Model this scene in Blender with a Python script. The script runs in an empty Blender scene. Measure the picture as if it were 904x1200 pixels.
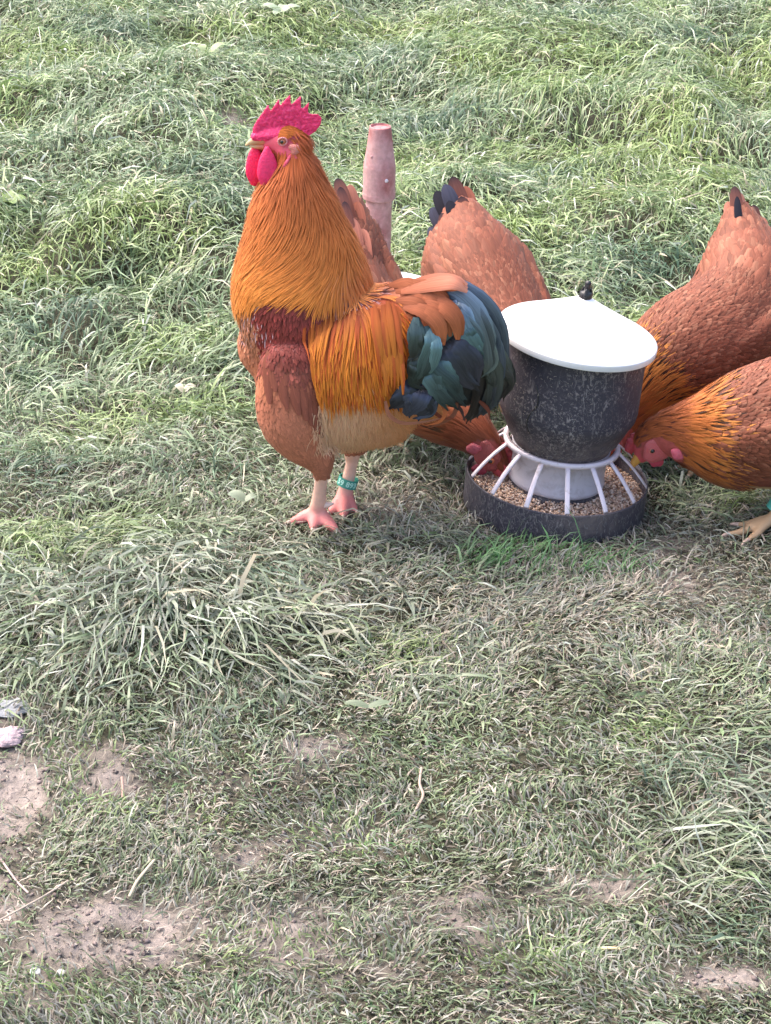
import bpy, math, random
import numpy as np
from mathutils import Vector, Matrix, noise as mnoise
from mathutils.bvhtree import BVHTree

random.seed(7)
RNG = np.random.default_rng(11)
scene = bpy.context.scene
COL = scene.collection

# ------------------------------------------------------------------ camera, sky, sun, exposure
CAM_H, PITCH, FPX = 1.5, math.radians(27.0), 2600.0      # eye height, look-down angle, focal length in photo pixels
cam_data = bpy.data.cameras.new('camera')
cam = bpy.data.objects.new('camera', cam_data); COL.objects.link(cam)
cam.location = (0, 0, CAM_H); cam.rotation_euler = (math.radians(90) - PITCH, 0, 0)
cam_data.sensor_fit = 'VERTICAL'; cam_data.sensor_height = 24.0; cam_data.lens = FPX / 1200.0 * 24.0
cam_data.clip_start = 0.05; cam_data.clip_end = 500
scene.camera = cam

SUN_ELEV, SUN_AZ = math.radians(58), math.radians(-60)   # azimuth measured from +Y towards +X
world = bpy.data.worlds.new('World'); scene.world = world; world.use_nodes = True
wn = world.node_tree.nodes; wl = world.node_tree.links
sky = wn.new('ShaderNodeTexSky'); sky.sky_type = 'NISHITA'; sky.sun_disc = False
sky.sun_elevation = SUN_ELEV; sky.sun_rotation = SUN_AZ
sky.air_density = 1.0; sky.dust_density = 6.0; sky.ozone_density = 0.6
bg = wn['Background']; wl.new(sky.outputs[0], bg.inputs['Color']); bg.inputs['Strength'].default_value = 0.15
sun_data = bpy.data.lights.new('sun', 'SUN'); sun = bpy.data.objects.new('sun', sun_data); COL.objects.link(sun)
sun_data.energy = 0.75; sun_data.angle = math.radians(60); sun_data.color = (1.0, 0.95, 0.93)
_sd = Vector((math.sin(SUN_AZ) * math.cos(SUN_ELEV), math.cos(SUN_AZ) * math.cos(SUN_ELEV), math.sin(SUN_ELEV)))
sun.rotation_euler = _sd.to_track_quat('Z', 'Y').to_euler()
scene.view_settings.view_transform = 'Standard'; scene.view_settings.look = 'None'
scene.view_settings.exposure = 1.62; scene.view_settings.gamma = 1.0
scene.cycles.max_bounces = 5; scene.cycles.diffuse_bounces = 3; scene.cycles.glossy_bounces = 2
scene.cycles.transmission_bounces = 3; scene.cycles.transparent_max_bounces = 4

# ------------------------------------------------------------------ measuring helpers
CP, SP = math.cos(PITCH), math.sin(PITCH)
def ray(px, py):
    a = (px - 452.0) / FPX; b = (600.0 - py) / FPX
    return a, CP + b * SP, -SP + b * CP
def P(px, py, Y):
    """point of the vertical plane y = Y seen at that place of the photo"""
    a, dy, dz = ray(px, py); t = Y / dy
    return Vector((a * t, Y, CAM_H + dz * t))
def G(px, py, z=0.0):
    a, dy, dz = ray(px, py); t = (z - CAM_H) / dz
    return Vector((a * t, dy * t, z))
def proj(x, y, z):
    d = y * CP + (CAM_H - z) * SP
    u = y * SP - (CAM_H - z) * CP
    return 452.0 + FPX * x / d, 600.0 - FPX * u / d
def mpp(p):
    return (p[1] * CP + (CAM_H - p[2]) * SP) / FPX        # metres per photo pixel at a point
def srgb(r, g, b):
    f = lambda c: (c / 255 / 12.92) if c / 255 <= 0.04045 else ((c / 255 + 0.055) / 1.055) ** 2.4
    return np.array([f(r), f(g), f(b)])

# ------------------------------------------------------------------ object helpers
def tag(o, label=None, cat=None, group=None, kind=None):
    for k, v in (('label', label), ('category', cat), ('group', group), ('kind', kind)):
        if v: o[k] = v
    return o
def empty(name, loc, label, cat, group=None):
    o = bpy.data.objects.new(name, None); COL.objects.link(o); o.location = loc
    o.empty_display_size = 0.05
    tag(o, label, cat, group)
    return o
def link_mesh(name, me, mat=None, parent=None, smooth=True, kind=None):
    if mat is not None:
        me.materials.clear(); me.materials.append(mat)
    if smooth: me.shade_smooth()
    o = bpy.data.objects.new(name, me); COL.objects.link(o)
    if parent is not None:
        o.parent = parent
        m = Matrix.Translation(parent_world(parent)); o.matrix_parent_inverse = m.inverted()
    if kind: o['kind'] = kind
    return o
def parent_world(p):
    v = Vector(p.location)
    q = p.parent
    if q is not None and p.type == 'EMPTY': v = v + parent_world(q)
    elif q is not None: v = Vector((0, 0, 0)) + Vector(p.location) if False else Vector((0, 0, 0))
    elif p.type != 'EMPTY': v = Vector(p.location)
    return v
def mesh_py(name, verts, faces):
    me = bpy.data.meshes.new(name); me.from_pydata([tuple(v) for v in verts], [], faces); me.update()
    return me
def mesh_quads(name, V, Q, colors=None, uvw=None):
    """V (n,3), Q (m,4) as one mesh, with per-vertex colour 'col' and vector 'fuv'"""
    V = np.ascontiguousarray(V, dtype=np.float32); Q = np.ascontiguousarray(Q, dtype=np.int32)
    me = bpy.data.meshes.new(name)
    me.vertices.add(len(V)); me.vertices.foreach_set('co', V.ravel())
    me.loops.add(Q.size); me.loops.foreach_set('vertex_index', Q.ravel())
    me.polygons.add(len(Q)); me.polygons.foreach_set('loop_start', np.arange(0, Q.size, Q.shape[1], dtype=np.int32))
    me.update(calc_edges=True)
    if colors is not None: add_col(me, colors)
    if uvw is not None:
        a = me.attributes.new('fuv', 'FLOAT_VECTOR', 'POINT'); a.data.foreach_set('vector', np.ascontiguousarray(uvw, dtype=np.float32).ravel())
    return me
def add_col(me, colors):
    c = np.ones((len(me.vertices), 4), dtype=np.float32); c[:, :3] = np.clip(colors, 0, 1)
    a = me.color_attributes.new('col', 'FLOAT_COLOR', 'POINT'); a.data.foreach_set('color', c.ravel())

# ------------------------------------------------------------------ materials
def new_mat(name):
    m = bpy.data.materials.new(name); m.use_nodes = True
    nt = m.node_tree; b = nt.nodes['Principled BSDF']
    return m, nt, b
def N(nt, kind, **kw):
    n = nt.nodes.new(kind)
    for k, v in kw.items():
        if k.startswith('i_'):
            key = k[2:]
            key = int(key) if key.isdigit() else key.replace('_', ' ')
            n.inputs[key].default_value = v
        else: setattr(n, k, v)
    return n
def ramp(nt, stops, fac, interp='LINEAR'):
    r = nt.nodes.new('ShaderNodeValToRGB'); r.color_ramp.interpolation = interp
    e = r.color_ramp.elements
    while len(e) < len(stops): e.new(0.5)
    for el, (p, c) in zip(e, stops):
        el.position = p; el.color = (*c, 1) if len(c) == 3 else c
    nt.links.new(fac, r.inputs[0]); return r.outputs[0]
def mixc(nt, fac, a, b, mode='MIX'):
    m = nt.nodes.new('ShaderNodeMix'); m.data_type = 'RGBA'; m.blend_type = mode
    for s, v in ((0, fac), (6, a), (7, b)):
        if isinstance(v, bpy.types.NodeSocket): nt.links.new(v, m.inputs[s])
        elif s == 0: m.inputs[0].default_value = v
        else: m.inputs[s].default_value = (*v, 1)
    return m.outputs[2]
def bump(nt, b, h, strength=0.3, dist=0.002):
    n = N(nt, 'ShaderNodeBump'); n.inputs['Strength'].default_value = strength; n.inputs['Distance'].default_value = dist
    nt.links.new(h, n.inputs['Height']); nt.links.new(n.outputs[0], b.inputs['Normal'])
def objco(nt): return nt.nodes.new('ShaderNodeTexCoord').outputs['Object']
def noise_n(nt, vec, scale, detail=4, rough=0.55, dist=0.0):
    n = N(nt, 'ShaderNodeTexNoise'); n.inputs['Scale'].default_value = scale; n.inputs['Detail'].default_value = detail
    n.inputs['Roughness'].default_value = rough; n.inputs['Distortion'].default_value = dist
    if vec is not None: nt.links.new(vec, n.inputs['Vector'])
    return n.outputs[0]

def attr_mat(name, rough=0.5, spec=0.4, trans=0.0, streak=0.0, metallic=0.0, sheen=0.0, sss=0.0, bump_scale=None, bump_s=0.3, bump_d=0.001):
    m, nt, b = new_mat(name)
    at = N(nt, 'ShaderNodeAttribute', attribute_name='col')
    col = at.outputs['Color']
    if streak:
        uv = N(nt, 'ShaderNodeAttribute', attribute_name='fuv')
        mp = N(nt, 'ShaderNodeMapping'); mp.inputs['Scale'].default_value = (6.0, 1.3, 1.0)
        nt.links.new(uv.outputs['Vector'], mp.inputs[0])
        f = noise_n(nt, mp.outputs[0], 1.6, 3, 0.6)
        g = ramp(nt, [(0.3, (1 - streak,) * 3), (0.7, (1 + streak,) * 3)], f)
        col = mixc(nt, 1.0, col, g, 'MULTIPLY')
        bump(nt, b, f, 0.35, 0.0012)
    elif bump_scale:
        bump(nt, b, noise_n(nt, objco(nt), bump_scale, 3), bump_s, bump_d)
    nt.links.new(col, b.inputs['Base Color'])
    b.inputs['Roughness'].default_value = rough; b.inputs['Specular IOR Level'].default_value = spec
    b.inputs['Metallic'].default_value = metallic
    if sheen: b.inputs['Sheen Weight'].default_value = sheen; b.inputs['Sheen Roughness'].default_value = 0.4
    if sss:
        b.inputs['Subsurface Weight'].default_value = sss; b.inputs['Subsurface Radius'].default_value = (1.0, 0.25, 0.2)
        b.inputs['Subsurface Scale'].default_value = 0.004
    if trans:
        tr = N(nt, 'ShaderNodeBsdfTranslucent'); nt.links.new(col, tr.inputs[0])
        mx = N(nt, 'ShaderNodeMixShader'); mx.inputs[0].default_value = trans
        nt.links.new(b.outputs[0], mx.inputs[1]); nt.links.new(tr.outputs[0], mx.inputs[2])
        nt.links.new(mx.outputs[0], nt.nodes['Material Output'].inputs[0])
    return m

M_GRASS = attr_mat('grass_blades', rough=0.42, spec=0.55, trans=0.25)
M_FEATHER = attr_mat('feathers', rough=0.6, spec=0.22, streak=0.16, sheen=0.06)
M_GLOSSF = attr_mat('glossy_feathers', rough=0.45, spec=0.35, streak=0.2)
M_FLUFF = attr_mat('down', rough=0.8, spec=0.1, trans=0.35)
M_TAIL = attr_mat('green_black_feathers', rough=0.4, spec=0.7, streak=0.3, metallic=0.45)
M_SKIN = attr_mat('bird_skin', rough=0.5, spec=0.35, bump_scale=350, bump_s=0.5, bump_d=0.001)
M_FLESH = attr_mat('comb_flesh', rough=0.45, spec=0.45, sss=0.35, bump_scale=420, bump_s=0.8, bump_d=0.002)

def simple_mat(name, color, rough=0.5, spec=0.4, **kw):
    m, nt, b = new_mat(name)
    b.inputs['Base Color'].default_value = (*color, 1); b.inputs['Roughness'].default_value = rough
    b.inputs['Specular IOR Level'].default_value = spec
    return m

def soil_mat():
    m, nt, b = new_mat('soil')
    co = objco(nt)
    at = N(nt, 'ShaderNodeAttribute', attribute_name='col')
    n1 = noise_n(nt, co, 9, 6, 0.6); n2 = noise_n(nt, co, 90, 5, 0.65, 0.5)
    g = ramp(nt, [(0.25, (0.55, 0.55, 0.55)), (0.75, (1.35, 1.3, 1.28))], n2)
    c = mixc(nt, 1.0, at.outputs['Color'], g, 'MULTIPLY')
    g2 = ramp(nt, [(0.3, (0.8, 0.8, 0.8)), (0.7, (1.15, 1.12, 1.1))], n1)
    c = mixc(nt, 1.0, c, g2, 'MULTIPLY')
    nt.links.new(c, b.inputs['Base Color']); b.inputs['Roughness'].default_value = 0.85
    b.inputs['Specular IOR Level'].default_value = 0.25
    bump(nt, b, n2, 0.9, 0.006)
    return m

def plastic_black():
    m, nt, b = new_mat('dirty_black_plastic')
    co = objco(nt)
    fine = noise_n(nt, co, 230, 4, 0.7, 0.6)
    big = noise_n(nt, co, 14, 4, 0.6, 0.4)
    mp = N(nt, 'ShaderNodeMapping'); mp.inputs['Scale'].default_value = (1, 1, 0.25); nt.links.new(co, mp.inputs[0])
    streaks = noise_n(nt, mp.outputs[0], 160, 3, 0.6, 1.2)
    s1 = ramp(nt, [(0.52, (0, 0, 0)), (0.66, (1, 1, 1))], fine)
    s2 = ramp(nt, [(0.40, (0.12,) * 3), (0.64, (1, 1, 1))], big)
    s3 = ramp(nt, [(0.58, (0, 0, 0)), (0.68, (1, 1, 1))], streaks)
    fac = mixc(nt, 1.0, s1, s2, 'MULTIPLY')
    fac2 = mixc(nt, 1.0, s3, s2, 'MULTIPLY')
    fac = mixc(nt, 1.0, fac, fac2, 'SCREEN')
    # dirt gathers near the neck: an attribute painted per ring
    at = N(nt, 'ShaderNodeAttribute', attribute_name='col')
    sp = N(nt, 'ShaderNodeSeparateColor'); nt.links.new(at.outputs['Color'], sp.inputs[0])
    fac = mixc(nt, 1.0, fac, sp.outputs[0], 'MULTIPLY')
    c = mixc(nt, fac, tuple(srgb(58, 56, 68)), tuple(srgb(158, 150, 150)))
    dn = noise_n(nt, co, 45, 5, 0.7, 0.8)
    dm = ramp(nt, [(0.35, (0.25,) * 3), (0.62, (1, 1, 1))], dn)
    dm = mixc(nt, 1.0, dm, sp.outputs[1], 'MULTIPLY')
    c = mixc(nt, dm, c, tuple(srgb(128, 116, 112)))
    nt.links.new(c, b.inputs['Base Color']); b.inputs['Roughness'].default_value = 0.55
    b.inputs['Specular IOR Level'].default_value = 0.35
    bump(nt, b, fac, 0.3, 0.0008)
    return m

def white_plastic(name, base, dirt, dscale=25, amount=0.5):
    m, nt, b = new_mat(name)
    co = objco(nt)
    n = noise_n(nt, co, dscale, 5, 0.65, 0.5)
    f = ramp(nt, [(amount, (0, 0, 0)), (min(amount + 0.25, 1), (1, 1, 1))], n)
    c = mixc(nt, f, base, dirt)
    nt.links.new(c, b.inputs['Base Color']); b.inputs['Roughness'].default_value = 0.35
    b.inputs['Specular IOR Level'].default_value = 0.5
    return m

def post_mat():
    m, nt, b = new_mat('weathered_pink_paint')
    co = objco(nt)
    n1 = noise_n(nt, co, 22, 5, 0.6, 0.4); n2 = noise_n(nt, co, 140, 3, 0.6)
    c = ramp(nt, [(0.3, tuple(srgb(164, 100, 100))), (0.42, tuple(srgb(188, 132, 132))), (0.62, tuple(srgb(204, 158, 158))), (0.8, tuple(srgb(196, 148, 142)))], n1)
    g = ramp(nt, [(0.3, (0.85,) * 3), (0.7, (1.12,) * 3)], n2)
    c = mixc(nt, 1.0, c, g, 'MULTIPLY')
    nt.links.new(c, b.inputs['Base Color']); b.inputs['Roughness'].default_value = 0.7
    bump(nt, b, n1, 0.4, 0.002)
    return m
M_SOIL = soil_mat(); M_BLACKP = plastic_black(); M_POST = post_mat()
M_LID = white_plastic('white_lid_plastic', (0.80, 0.79, 0.81), (0.62, 0.60, 0.60), 14, 0.58)
M_RIB = white_plastic('white_rib_plastic', tuple(srgb(226, 214, 222)), tuple(srgb(168, 150, 142)), 60, 0.55)
M_COLLAR = white_plastic('grey_white_plastic', tuple(srgb(208, 204, 214)), tuple(srgb(160, 152, 154)), 30, 0.5)
M_KNOB = simple_mat('black_knob', (0.02, 0.02, 0.025), 0.4, 0.6)
M_BEAK = attr_mat('horn', rough=0.4, spec=0.5)

# ------------------------------------------------------------------ terrain
def vnoise(x, y, scale, seed):
    r = np.random.default_rng(seed); n = 256; g = r.random((n, n))
    fx = x / scale + 1000.0; fy = y / scale + 1000.0
    ix = np.floor(fx).astype(int); iy = np.floor(fy).astype(int); tx = fx - ix; ty = fy - iy
    tx = tx * tx * (3 - 2 * tx); ty = ty * ty * (3 - 2 * ty)
    a = g[ix % n, iy % n]; b = g[(ix + 1) % n, iy % n]; c = g[ix % n, (iy + 1) % n]; d = g[(ix + 1) % n, (iy + 1) % n]
    return (a * (1 - tx) + b * tx) * (1 - ty) + (c * (1 - tx) + d * tx) * ty
def blob(px, py, cx, cy, rx, ry):
    return np.exp(-(((px - cx) / rx) ** 2 + ((py - cy) / ry) ** 2))
ROOST_Y, FEED_Y = 2.914, 2.985
FEED_X = G(648, 583).x
def flat_mask(x, y):
    d1 = np.hypot(x - FEED_X, y - FEED_Y); d2 = np.hypot(x + 0.075, y - ROOST_Y)
    d = np.minimum(d1 - 0.16, d2 - 0.12)
    return 1 - np.clip(1 - np.clip(d, 0, 0.3) / 0.3, 0, 1)
def terrain(x, y):
    x = np.asarray(x, float); y = np.asarray(y, float)
    px, py = proj(x, np.maximum(y, 1.2), 0 * x)
    far = np.clip((y - 2.6) / 1.5, 0, 1)
    h = (vnoise(x, y, 0.42, 1) - 0.5) * (0.03 + 0.09 * far) + (vnoise(x, y, 0.17, 2) - 0.5) * (0.018 + 0.040 * far) + (vnoise(x, y, 0.05, 3) - 0.5) * 0.012 + (vnoise(x, y, 0.018, 4) - 0.5) * 0.005
    h = h * flat_mask(x, y)
    near = y < 2.9
    h = h + 0.035 * blob(px, py, 200, 720, 190, 90) * near
    h = h + 0.03 * blob(px, py, 900, 900, 170, 110) * near
    h = h - 0.012 * blob(px, py, 30, 950, 70, 90)
    # the ground falls a little under the right side of the tray
    h = h - 0.02 * np.exp(-((x - FEED_X - 0.16) / 0.14) ** 2 - ((y - FEED_Y) / 0.2) ** 2)
    # broad rise of the field further off
    return h + 0.01 * np.clip(y - 5, 0, 30)
def soil_amount(x, y):
    px, py = proj(x, np.maximum(y, 1.2), 0 * x)
    s = (0.9 * blob(px, py, 10, 930, 45, 90) + 0.85 * blob(px, py, 60, 1100, 150, 40) + 0.7 * blob(px, py, 190, 1110, 90, 45)
         + 0.75 * blob(px, py, 130, 915, 45, 25) + 0.9 * blob(px, py, 380, 878, 42, 14) + 0.6 * blob(px, py, 350, 1100, 60, 40)
         + 0.7 * blob(px, py, 545, 1068, 40, 28) + 0.6 * blob(px, py, 420, 1155, 70, 25) + 0.7 * blob(px, py, 850, 1150, 70, 22)
         + 0.6 * blob(px, py, 700, 1040, 80, 18) + 0.6 * blob(px, py, 300, 1000, 60, 25) + 0.55 * blob(px, py, 820, 690, 60, 25)
         + 0.4 * blob(px, py, 420, 975, 60, 20) + 0.5 * blob(px, py, 30, 1180, 60, 30) + 0.8 * blob(px, py, 275, 160, 22, 14)
         + 0.5 * blob(px, py, 790, 640, 60, 30) + 0.35 * blob(px, py, 460, 590, 60, 30))
    s = s + 0.35 * (py > 880) * np.clip(vnoise(x, y, 0.11, 22) - .55, 0, 1) * 2.2
    return np.clip(s * 1.15 * (0.1 + 1.0 * vnoise(x, y, 0.03, 21) + .8 * vnoise(x, y, 0.012, 24) - .12), 0, 1.1)

def axis_lin(lo, hi, step, outer):
    a = list(np.arange(lo, hi + step / 2, step)); s = step
    left = [lo]; right = [hi]
    while right[-1] < outer:
        s *= 1.35; right.append(right[-1] + s); left.append(left[-1] - s)
    return np.array(left[:0:-1] + a + right[1:])
gx = axis_lin(-1.7, 1.7, 0.014, 90); gy = axis_lin(1.4, 7.0, 0.014, 90)
XX, YY = np.meshgrid(gx, gy, indexing='ij')
ZZ = terrain(XX, YY)
fine = (np.abs(XX) < 1.7) & (YY > 1.4) & (YY < 7)
ZZ = ZZ + fine * (RNG.random(ZZ.shape) - 0.5) * 0.003
nx, ny = XX.shape
idx = np.arange(nx * ny).reshape(nx, ny)
Q = np.stack([idx[:-1, :-1], idx[1:, :-1], idx[1:, 1:], idx[:-1, 1:]], -1).reshape(-1, 4)
sa = np.clip(soil_amount(XX, YY), 0, 1)[..., None]
cs = srgb(142, 134, 129) * (0.85 + 0.3 * vnoise(XX, YY, 0.08, 33))[..., None]
cg = srgb(66, 66, 52) * (0.8 + 0.4 * vnoise(XX, YY, 0.1, 34))[..., None]  # dark tone under the grass paints the shade in the gaps
outer = (~fine)[..., None]
cfar = srgb(112, 128, 84)
gc = np.where(outer, cfar, cs * sa + cg * (1 - sa))
me = mesh_quads('ground', np.stack([XX, YY, ZZ], -1).reshape(-1, 3), Q, gc.reshape(-1, 3))
tag(link_mesh('ground', me, M_SOIL), 'trodden soil and short turf of the sloping field', None, None, 'structure')

# ------------------------------------------------------------------ grass blades
def blades(root, az, elev0, elev1, length, width, curl, roll, layer, col_base, col_tip, nseg=3):
    n = len(root); K = nseg + 1
    t = np.linspace(0, 1, K)[None, :]
    el = elev0[:, None] + (elev1 - elev0)[:, None] * t
    a = az[:, None] + curl[:, None] * t
    ds = (length / nseg)[:, None]
    cx = np.cos(el) * np.cos(a) * ds; cy = np.cos(el) * np.sin(a) * ds; cz = np.sin(el) * ds
    z0 = np.zeros((n, 1))
    X = root[:, :1] + np.concatenate([z0, np.cumsum(cx[:, :-1], 1)], 1)
    Y = root[:, 1:2] + np.concatenate([z0, np.cumsum(cy[:, :-1], 1)], 1)
    Zr = np.concatenate([z0, np.cumsum(cz[:, :-1], 1)], 1)
    lay = layer[:, None] * np.minimum(t * 3, 1)
    Zr = np.maximum(Zr, lay)
    Z = terrain(X, Y) + Zr - 0.002 * (t == 0)
    w = width[:, None] * np.array([0.75, 1.0, 0.78, 0.06])[None, :] if nseg == 3 else width[:, None] * np.array([0.8, 1.0, 0.08])[None, :]
    wx = -np.sin(a) * np.cos(roll)[:, None]; wy = np.cos(a) * np.cos(roll)[:, None]; wz = np.sin(roll)[:, None] * np.ones_like(a)
    W = np.stack([wx, wy, wz], -1) * (w * 0.5)[..., None]
    C = np.stack([X, Y, Z], -1)
    V = np.stack([C - W, C + W], 2).reshape(n, K * 2, 3)
    base = (np.arange(n) * K * 2)[:, None, None]
    k = np.arange(nseg)[None, :, None] * 2
    Qd = base + k + np.array([0, 1, 3, 2])[None, None, :]
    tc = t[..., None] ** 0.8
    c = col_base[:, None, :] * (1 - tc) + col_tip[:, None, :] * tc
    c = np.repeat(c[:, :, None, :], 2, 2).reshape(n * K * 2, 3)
    return V.reshape(-1, 3), Qd.reshape(-1, 4), c

PAL = dict(
    mid=srgb(116, 140, 98), pale=srgb(178, 190, 158), dark=srgb(80, 100, 74), yellow=srgb(144, 164, 94),
    blue=srgb(112, 134, 112), straw=srgb(186, 176, 152), brown=srgb(132, 122, 104), vivid=srgb(88, 142, 76), grey=srgb(154, 158, 146), white=srgb(206, 212, 200))

FRESH = [(30, 640, 70, 35), (130, 625, 60, 22), (250, 965, 22, 14), (410, 975, 50, 22), (330, 1120, 90, 30), (60, 1170, 60, 22), (120, 950, 40, 20), (470, 770, 60, 25), (10, 150, 40, 22), (15, 325, 40, 20),
         (200, 400, 60, 18), (245, 470, 60, 18), (450, 235, 40, 22), (640, 120, 60, 20), (720, 90, 50, 16), (870, 580, 36, 22), (760, 860, 40, 20), (600, 1130, 70, 22), (560, 60, 60, 14), (100, 900, 40, 25)]
SHADED_SIDES = [(250, 270, 60, 22), (70, 375, 60, 20), (210, 235, 50, 16), (280, 430, 30, 20), (30, 555, 60, 22), (520, 140, 60, 14), (640, 200, 70, 14), (770, 300, 60, 18), (240, 560, 70, 18), (330, 690, 60, 20), (110, 60, 60, 12), (850, 60, 60, 12),
          (780, 930, 60, 30), (860, 1090, 60, 25), (430, 70, 50, 12), (690, 40, 60, 10), (130, 320, 50, 14)]  # shaded sides of hummocks, painted as darker grass
def blobs(px, py, L_): 
    o = 0 * px
    for b_ in L_: o = np.maximum(o, blob(px, py, *b_))
    return o
def grass_set(n, seed):
    r = np.random.default_rng(seed)
    ymin, ymax = 1.55, 6.9
    # clumps
    nc = 5200
    cyy = ymin + (ymax - ymin) * r.random(nc); cxx = (r.random(nc) * 2 - 1) * (0.2 * cyy + 0.28)
    cdir = r.random(nc) * 2 * np.pi; csz = 0.012 + 0.028 * r.random(nc); clen = 0.6 + 0.8 * r.random(nc)
    ctone = r.normal(0, 1, nc); cyel = r.random(nc)
    wts = (0.2 * cyy + 0.28); wts = wts / wts.sum()
    ci = r.choice(nc, n, p=wts)
    uni = r.random(n) < 0.45
    off = r.normal(0, 1, (n, 2)) * csz[ci][:, None]
    x = cxx[ci] + off[:, 0]; y = cyy[ci] + off[:, 1]
    yu = ymin + (ymax - ymin) * np.sqrt(r.random(n)); xu = (r.random(n) * 2 - 1) * (0.2 * yu + 0.28)
    x = np.where(uni, xu, x); y = np.where(uni, yu, y)
    outd = np.arctan2(off[:, 1], off[:, 0])
    px, py = proj(x, y, 0 * x)
    # local lay direction
    flow = (vnoise(x, y, 0.25, 51) * 2.2 + vnoise(x, y, 0.6, 52) * 2.0) * np.pi
    pick = r.random(n)
    az = np.where(pick < 0.35, outd, np.where(pick < 0.75, flow, r.random(n) * 2 * np.pi)) + r.normal(0, 0.45, n)
    # maps measured on the photo
    longl = blob(px, py, 190, 740, 230, 95); longr = blob(px, py, 850, 980, 130, 130); longm = blob(px, py, 480, 730, 120, 60)
    tuft = blob(px, py, 610, 658, 80, 20) + 0.9 * blob(px, py, 700, 664, 60, 15)
    top = 1 / (1 + np.exp((py - 520) / 45.0))
    tramp = blob(px, py, 640, 720, 300, 90) + blob(px, py, 480, 590, 120, 60) + blob(px, py, 830, 640, 120, 60)
    fresh = blobs(px, py, FRESH); shade_tint = blobs(px, py, SHADED_SIDES)
    short = 1 / (1 + np.exp(-(py - 875) / 30.0))
    L = 0.035 + 0.013 * top + 0.038 * longl + 0.03 * longr + 0.02 * longm - 0.006 * np.clip(tramp, 0, 1) * (1 - top)
    L = L * (1 - 0.55 * short * (1 - np.clip(longr, 0, 1))) + 0.01 * tuft - .006 * (py > 640) * (1 - np.clip(longl + longr, 0, 1))
    L = np.maximum(L, .016)
    L = L * np.clip(r.lognormal(-0.1, 0.4, n), 0.35, 2.1) * np.where(uni, 1, clen[ci])
    W = (0.0021 + 0.0006 * top + 0.0013 * longl + 0.0005 * longr - 0.0004 * short - .0003 * tuft) * np.clip(r.lognormal(-0.05, 0.38, n), 0.4, 2.2)
    e0 = np.radians(35 + 22 * top + 30 * tuft + 40 * (r.random(n) - 0.5))
    e1 = np.radians(-25 - 45 * r.random(n) + 55 * tuft + 20 * short)
    e0 = np.where(tuft > 0.4, np.radians(50 + 30 * r.random(n)), e0)
    az = np.where(tuft > 0.35, np.radians(20) + r.normal(0, 0.8, n), az)
    az = np.where((longr > 0.35) & (pick < 0.7), np.radians(-25) + r.normal(0, 0.5, n), az)
    az = np.where((longl > 0.35) & (pick < 0.6), np.radians(-80) + (px - 200) / 200.0 + r.normal(0, 0.6, n), az)
    curl = r.normal(0, 0.55, n); roll = r.normal(0, 0.6, n)
    layer = np.abs(r.normal(0, 1, n)) * (0.004 + 0.010 * top + 0.010 * longl + 0.006 * longr)
    # colour
    def mixp(c, m, w): return c * (1 - w[:, None]) + m * w[:, None]
    one = np.ones((n, 3))
    pn = vnoise(x, y, 0.22, 61); pn2 = vnoise(x, y, 0.09, 62)
    c = one * PAL['mid']
    c = mixp(c, PAL['pale'], np.clip(r.random(n) * 0.9 * top + 0.15, 0, 1) * (r.random(n) < 0.6))
    c = mixp(c, PAL['yellow'], np.clip((pn - 0.42) * 2.2, 0, 0.85) * (0.35 + 0.55 * top))
    c = mixp(c, PAL['yellow'], (cyel[ci] > 0.82) * (~uni) * 0.5 * (0.3 + 0.7 * top))
    c = mixp(c, PAL['blue'], np.clip(longl * 0.8 + longm * 0.5 + longr * 0.5 + (0.45 - pn2) * 1.2, 0, 0.85) * 0.85)
    c = mixp(c, PAL['grey'], np.clip(longl + longr * 0.8 + longm, 0, 1) * (r.random(n) < 0.45) * 0.9)
    c = mixp(c, PAL['brown'], np.clip(tramp * (1 - top), 0, 1) * (r.random(n) < 0.5) * 0.75)
    c = mixp(c, PAL['grey'], np.clip(tramp * (1 - top), 0, 1) * (r.random(n) < 0.5) * 0.6)
    c = mixp(c, PAL['straw'], (r.random(n) < 0.07 + 0.10 * np.clip(tramp, 0, 1) * (1 - top) + 0.05 * short) * 0.85)
    c = mixp(c, PAL['white'], (r.random(n) < 0.05 + 0.06 * longl + 0.02 * top) * 0.8)  # scattered whitish blades paint the sheen of the grass into its colour
    c = mixp(c, PAL['grey'], .32 * (1 - top) * (r.random(n) < .8))
    c = mixp(c, srgb(138, 162, 92), np.clip(fresh * (.55 + .5 * top), 0, 0.7) * (r.random(n) < .7))
    c = mixp(c, srgb(84, 112, 92), np.clip(shade_tint, 0, .75) * (r.random(n) < .8))  # dark teal puts the shade of the hummocks into the blade colour
    c = mixp(c, PAL['vivid'], np.clip(tuft * 1.4, 0, 0.85))
    c = mixp(c, PAL['vivid'], 0.5 * (vnoise(x, y, 0.07, 63) > 0.72) * short)
    c = c * (1 + 0.13 * np.where(uni, r.normal(0, 1, n), ctone[ci]))[:, None] * (1 + .10 * top)[:, None] * (0.85 + 0.3 * r.random(n))[:, None]
    keep = np.ones(n, bool)
    keep &= ~(np.hypot(x - FEED_X, y - FEED_Y) < 0.146)
    sa = soil_amount(x, y)
    keep &= r.random(n) > np.clip(sa * 1.25, 0, 0.97)
    keep &= r.random(n) < (1.0 - 0.25 * top * 0)
    # lean away from the tray
    d = np.hypot(x - FEED_X, y - FEED_Y); near = (d < 0.2)
    inward = np.cos(az - np.arctan2(y - FEED_Y, x - FEED_X)) < 0.1
    az = np.where(near & inward & (tuft < 0.3), np.arctan2(y - FEED_Y, x - FEED_X) + r.normal(0, 0.7, n), az)
    L = np.where(near & (tuft < 0.3), np.minimum(L, 0.032), L)
    k = keep
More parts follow.
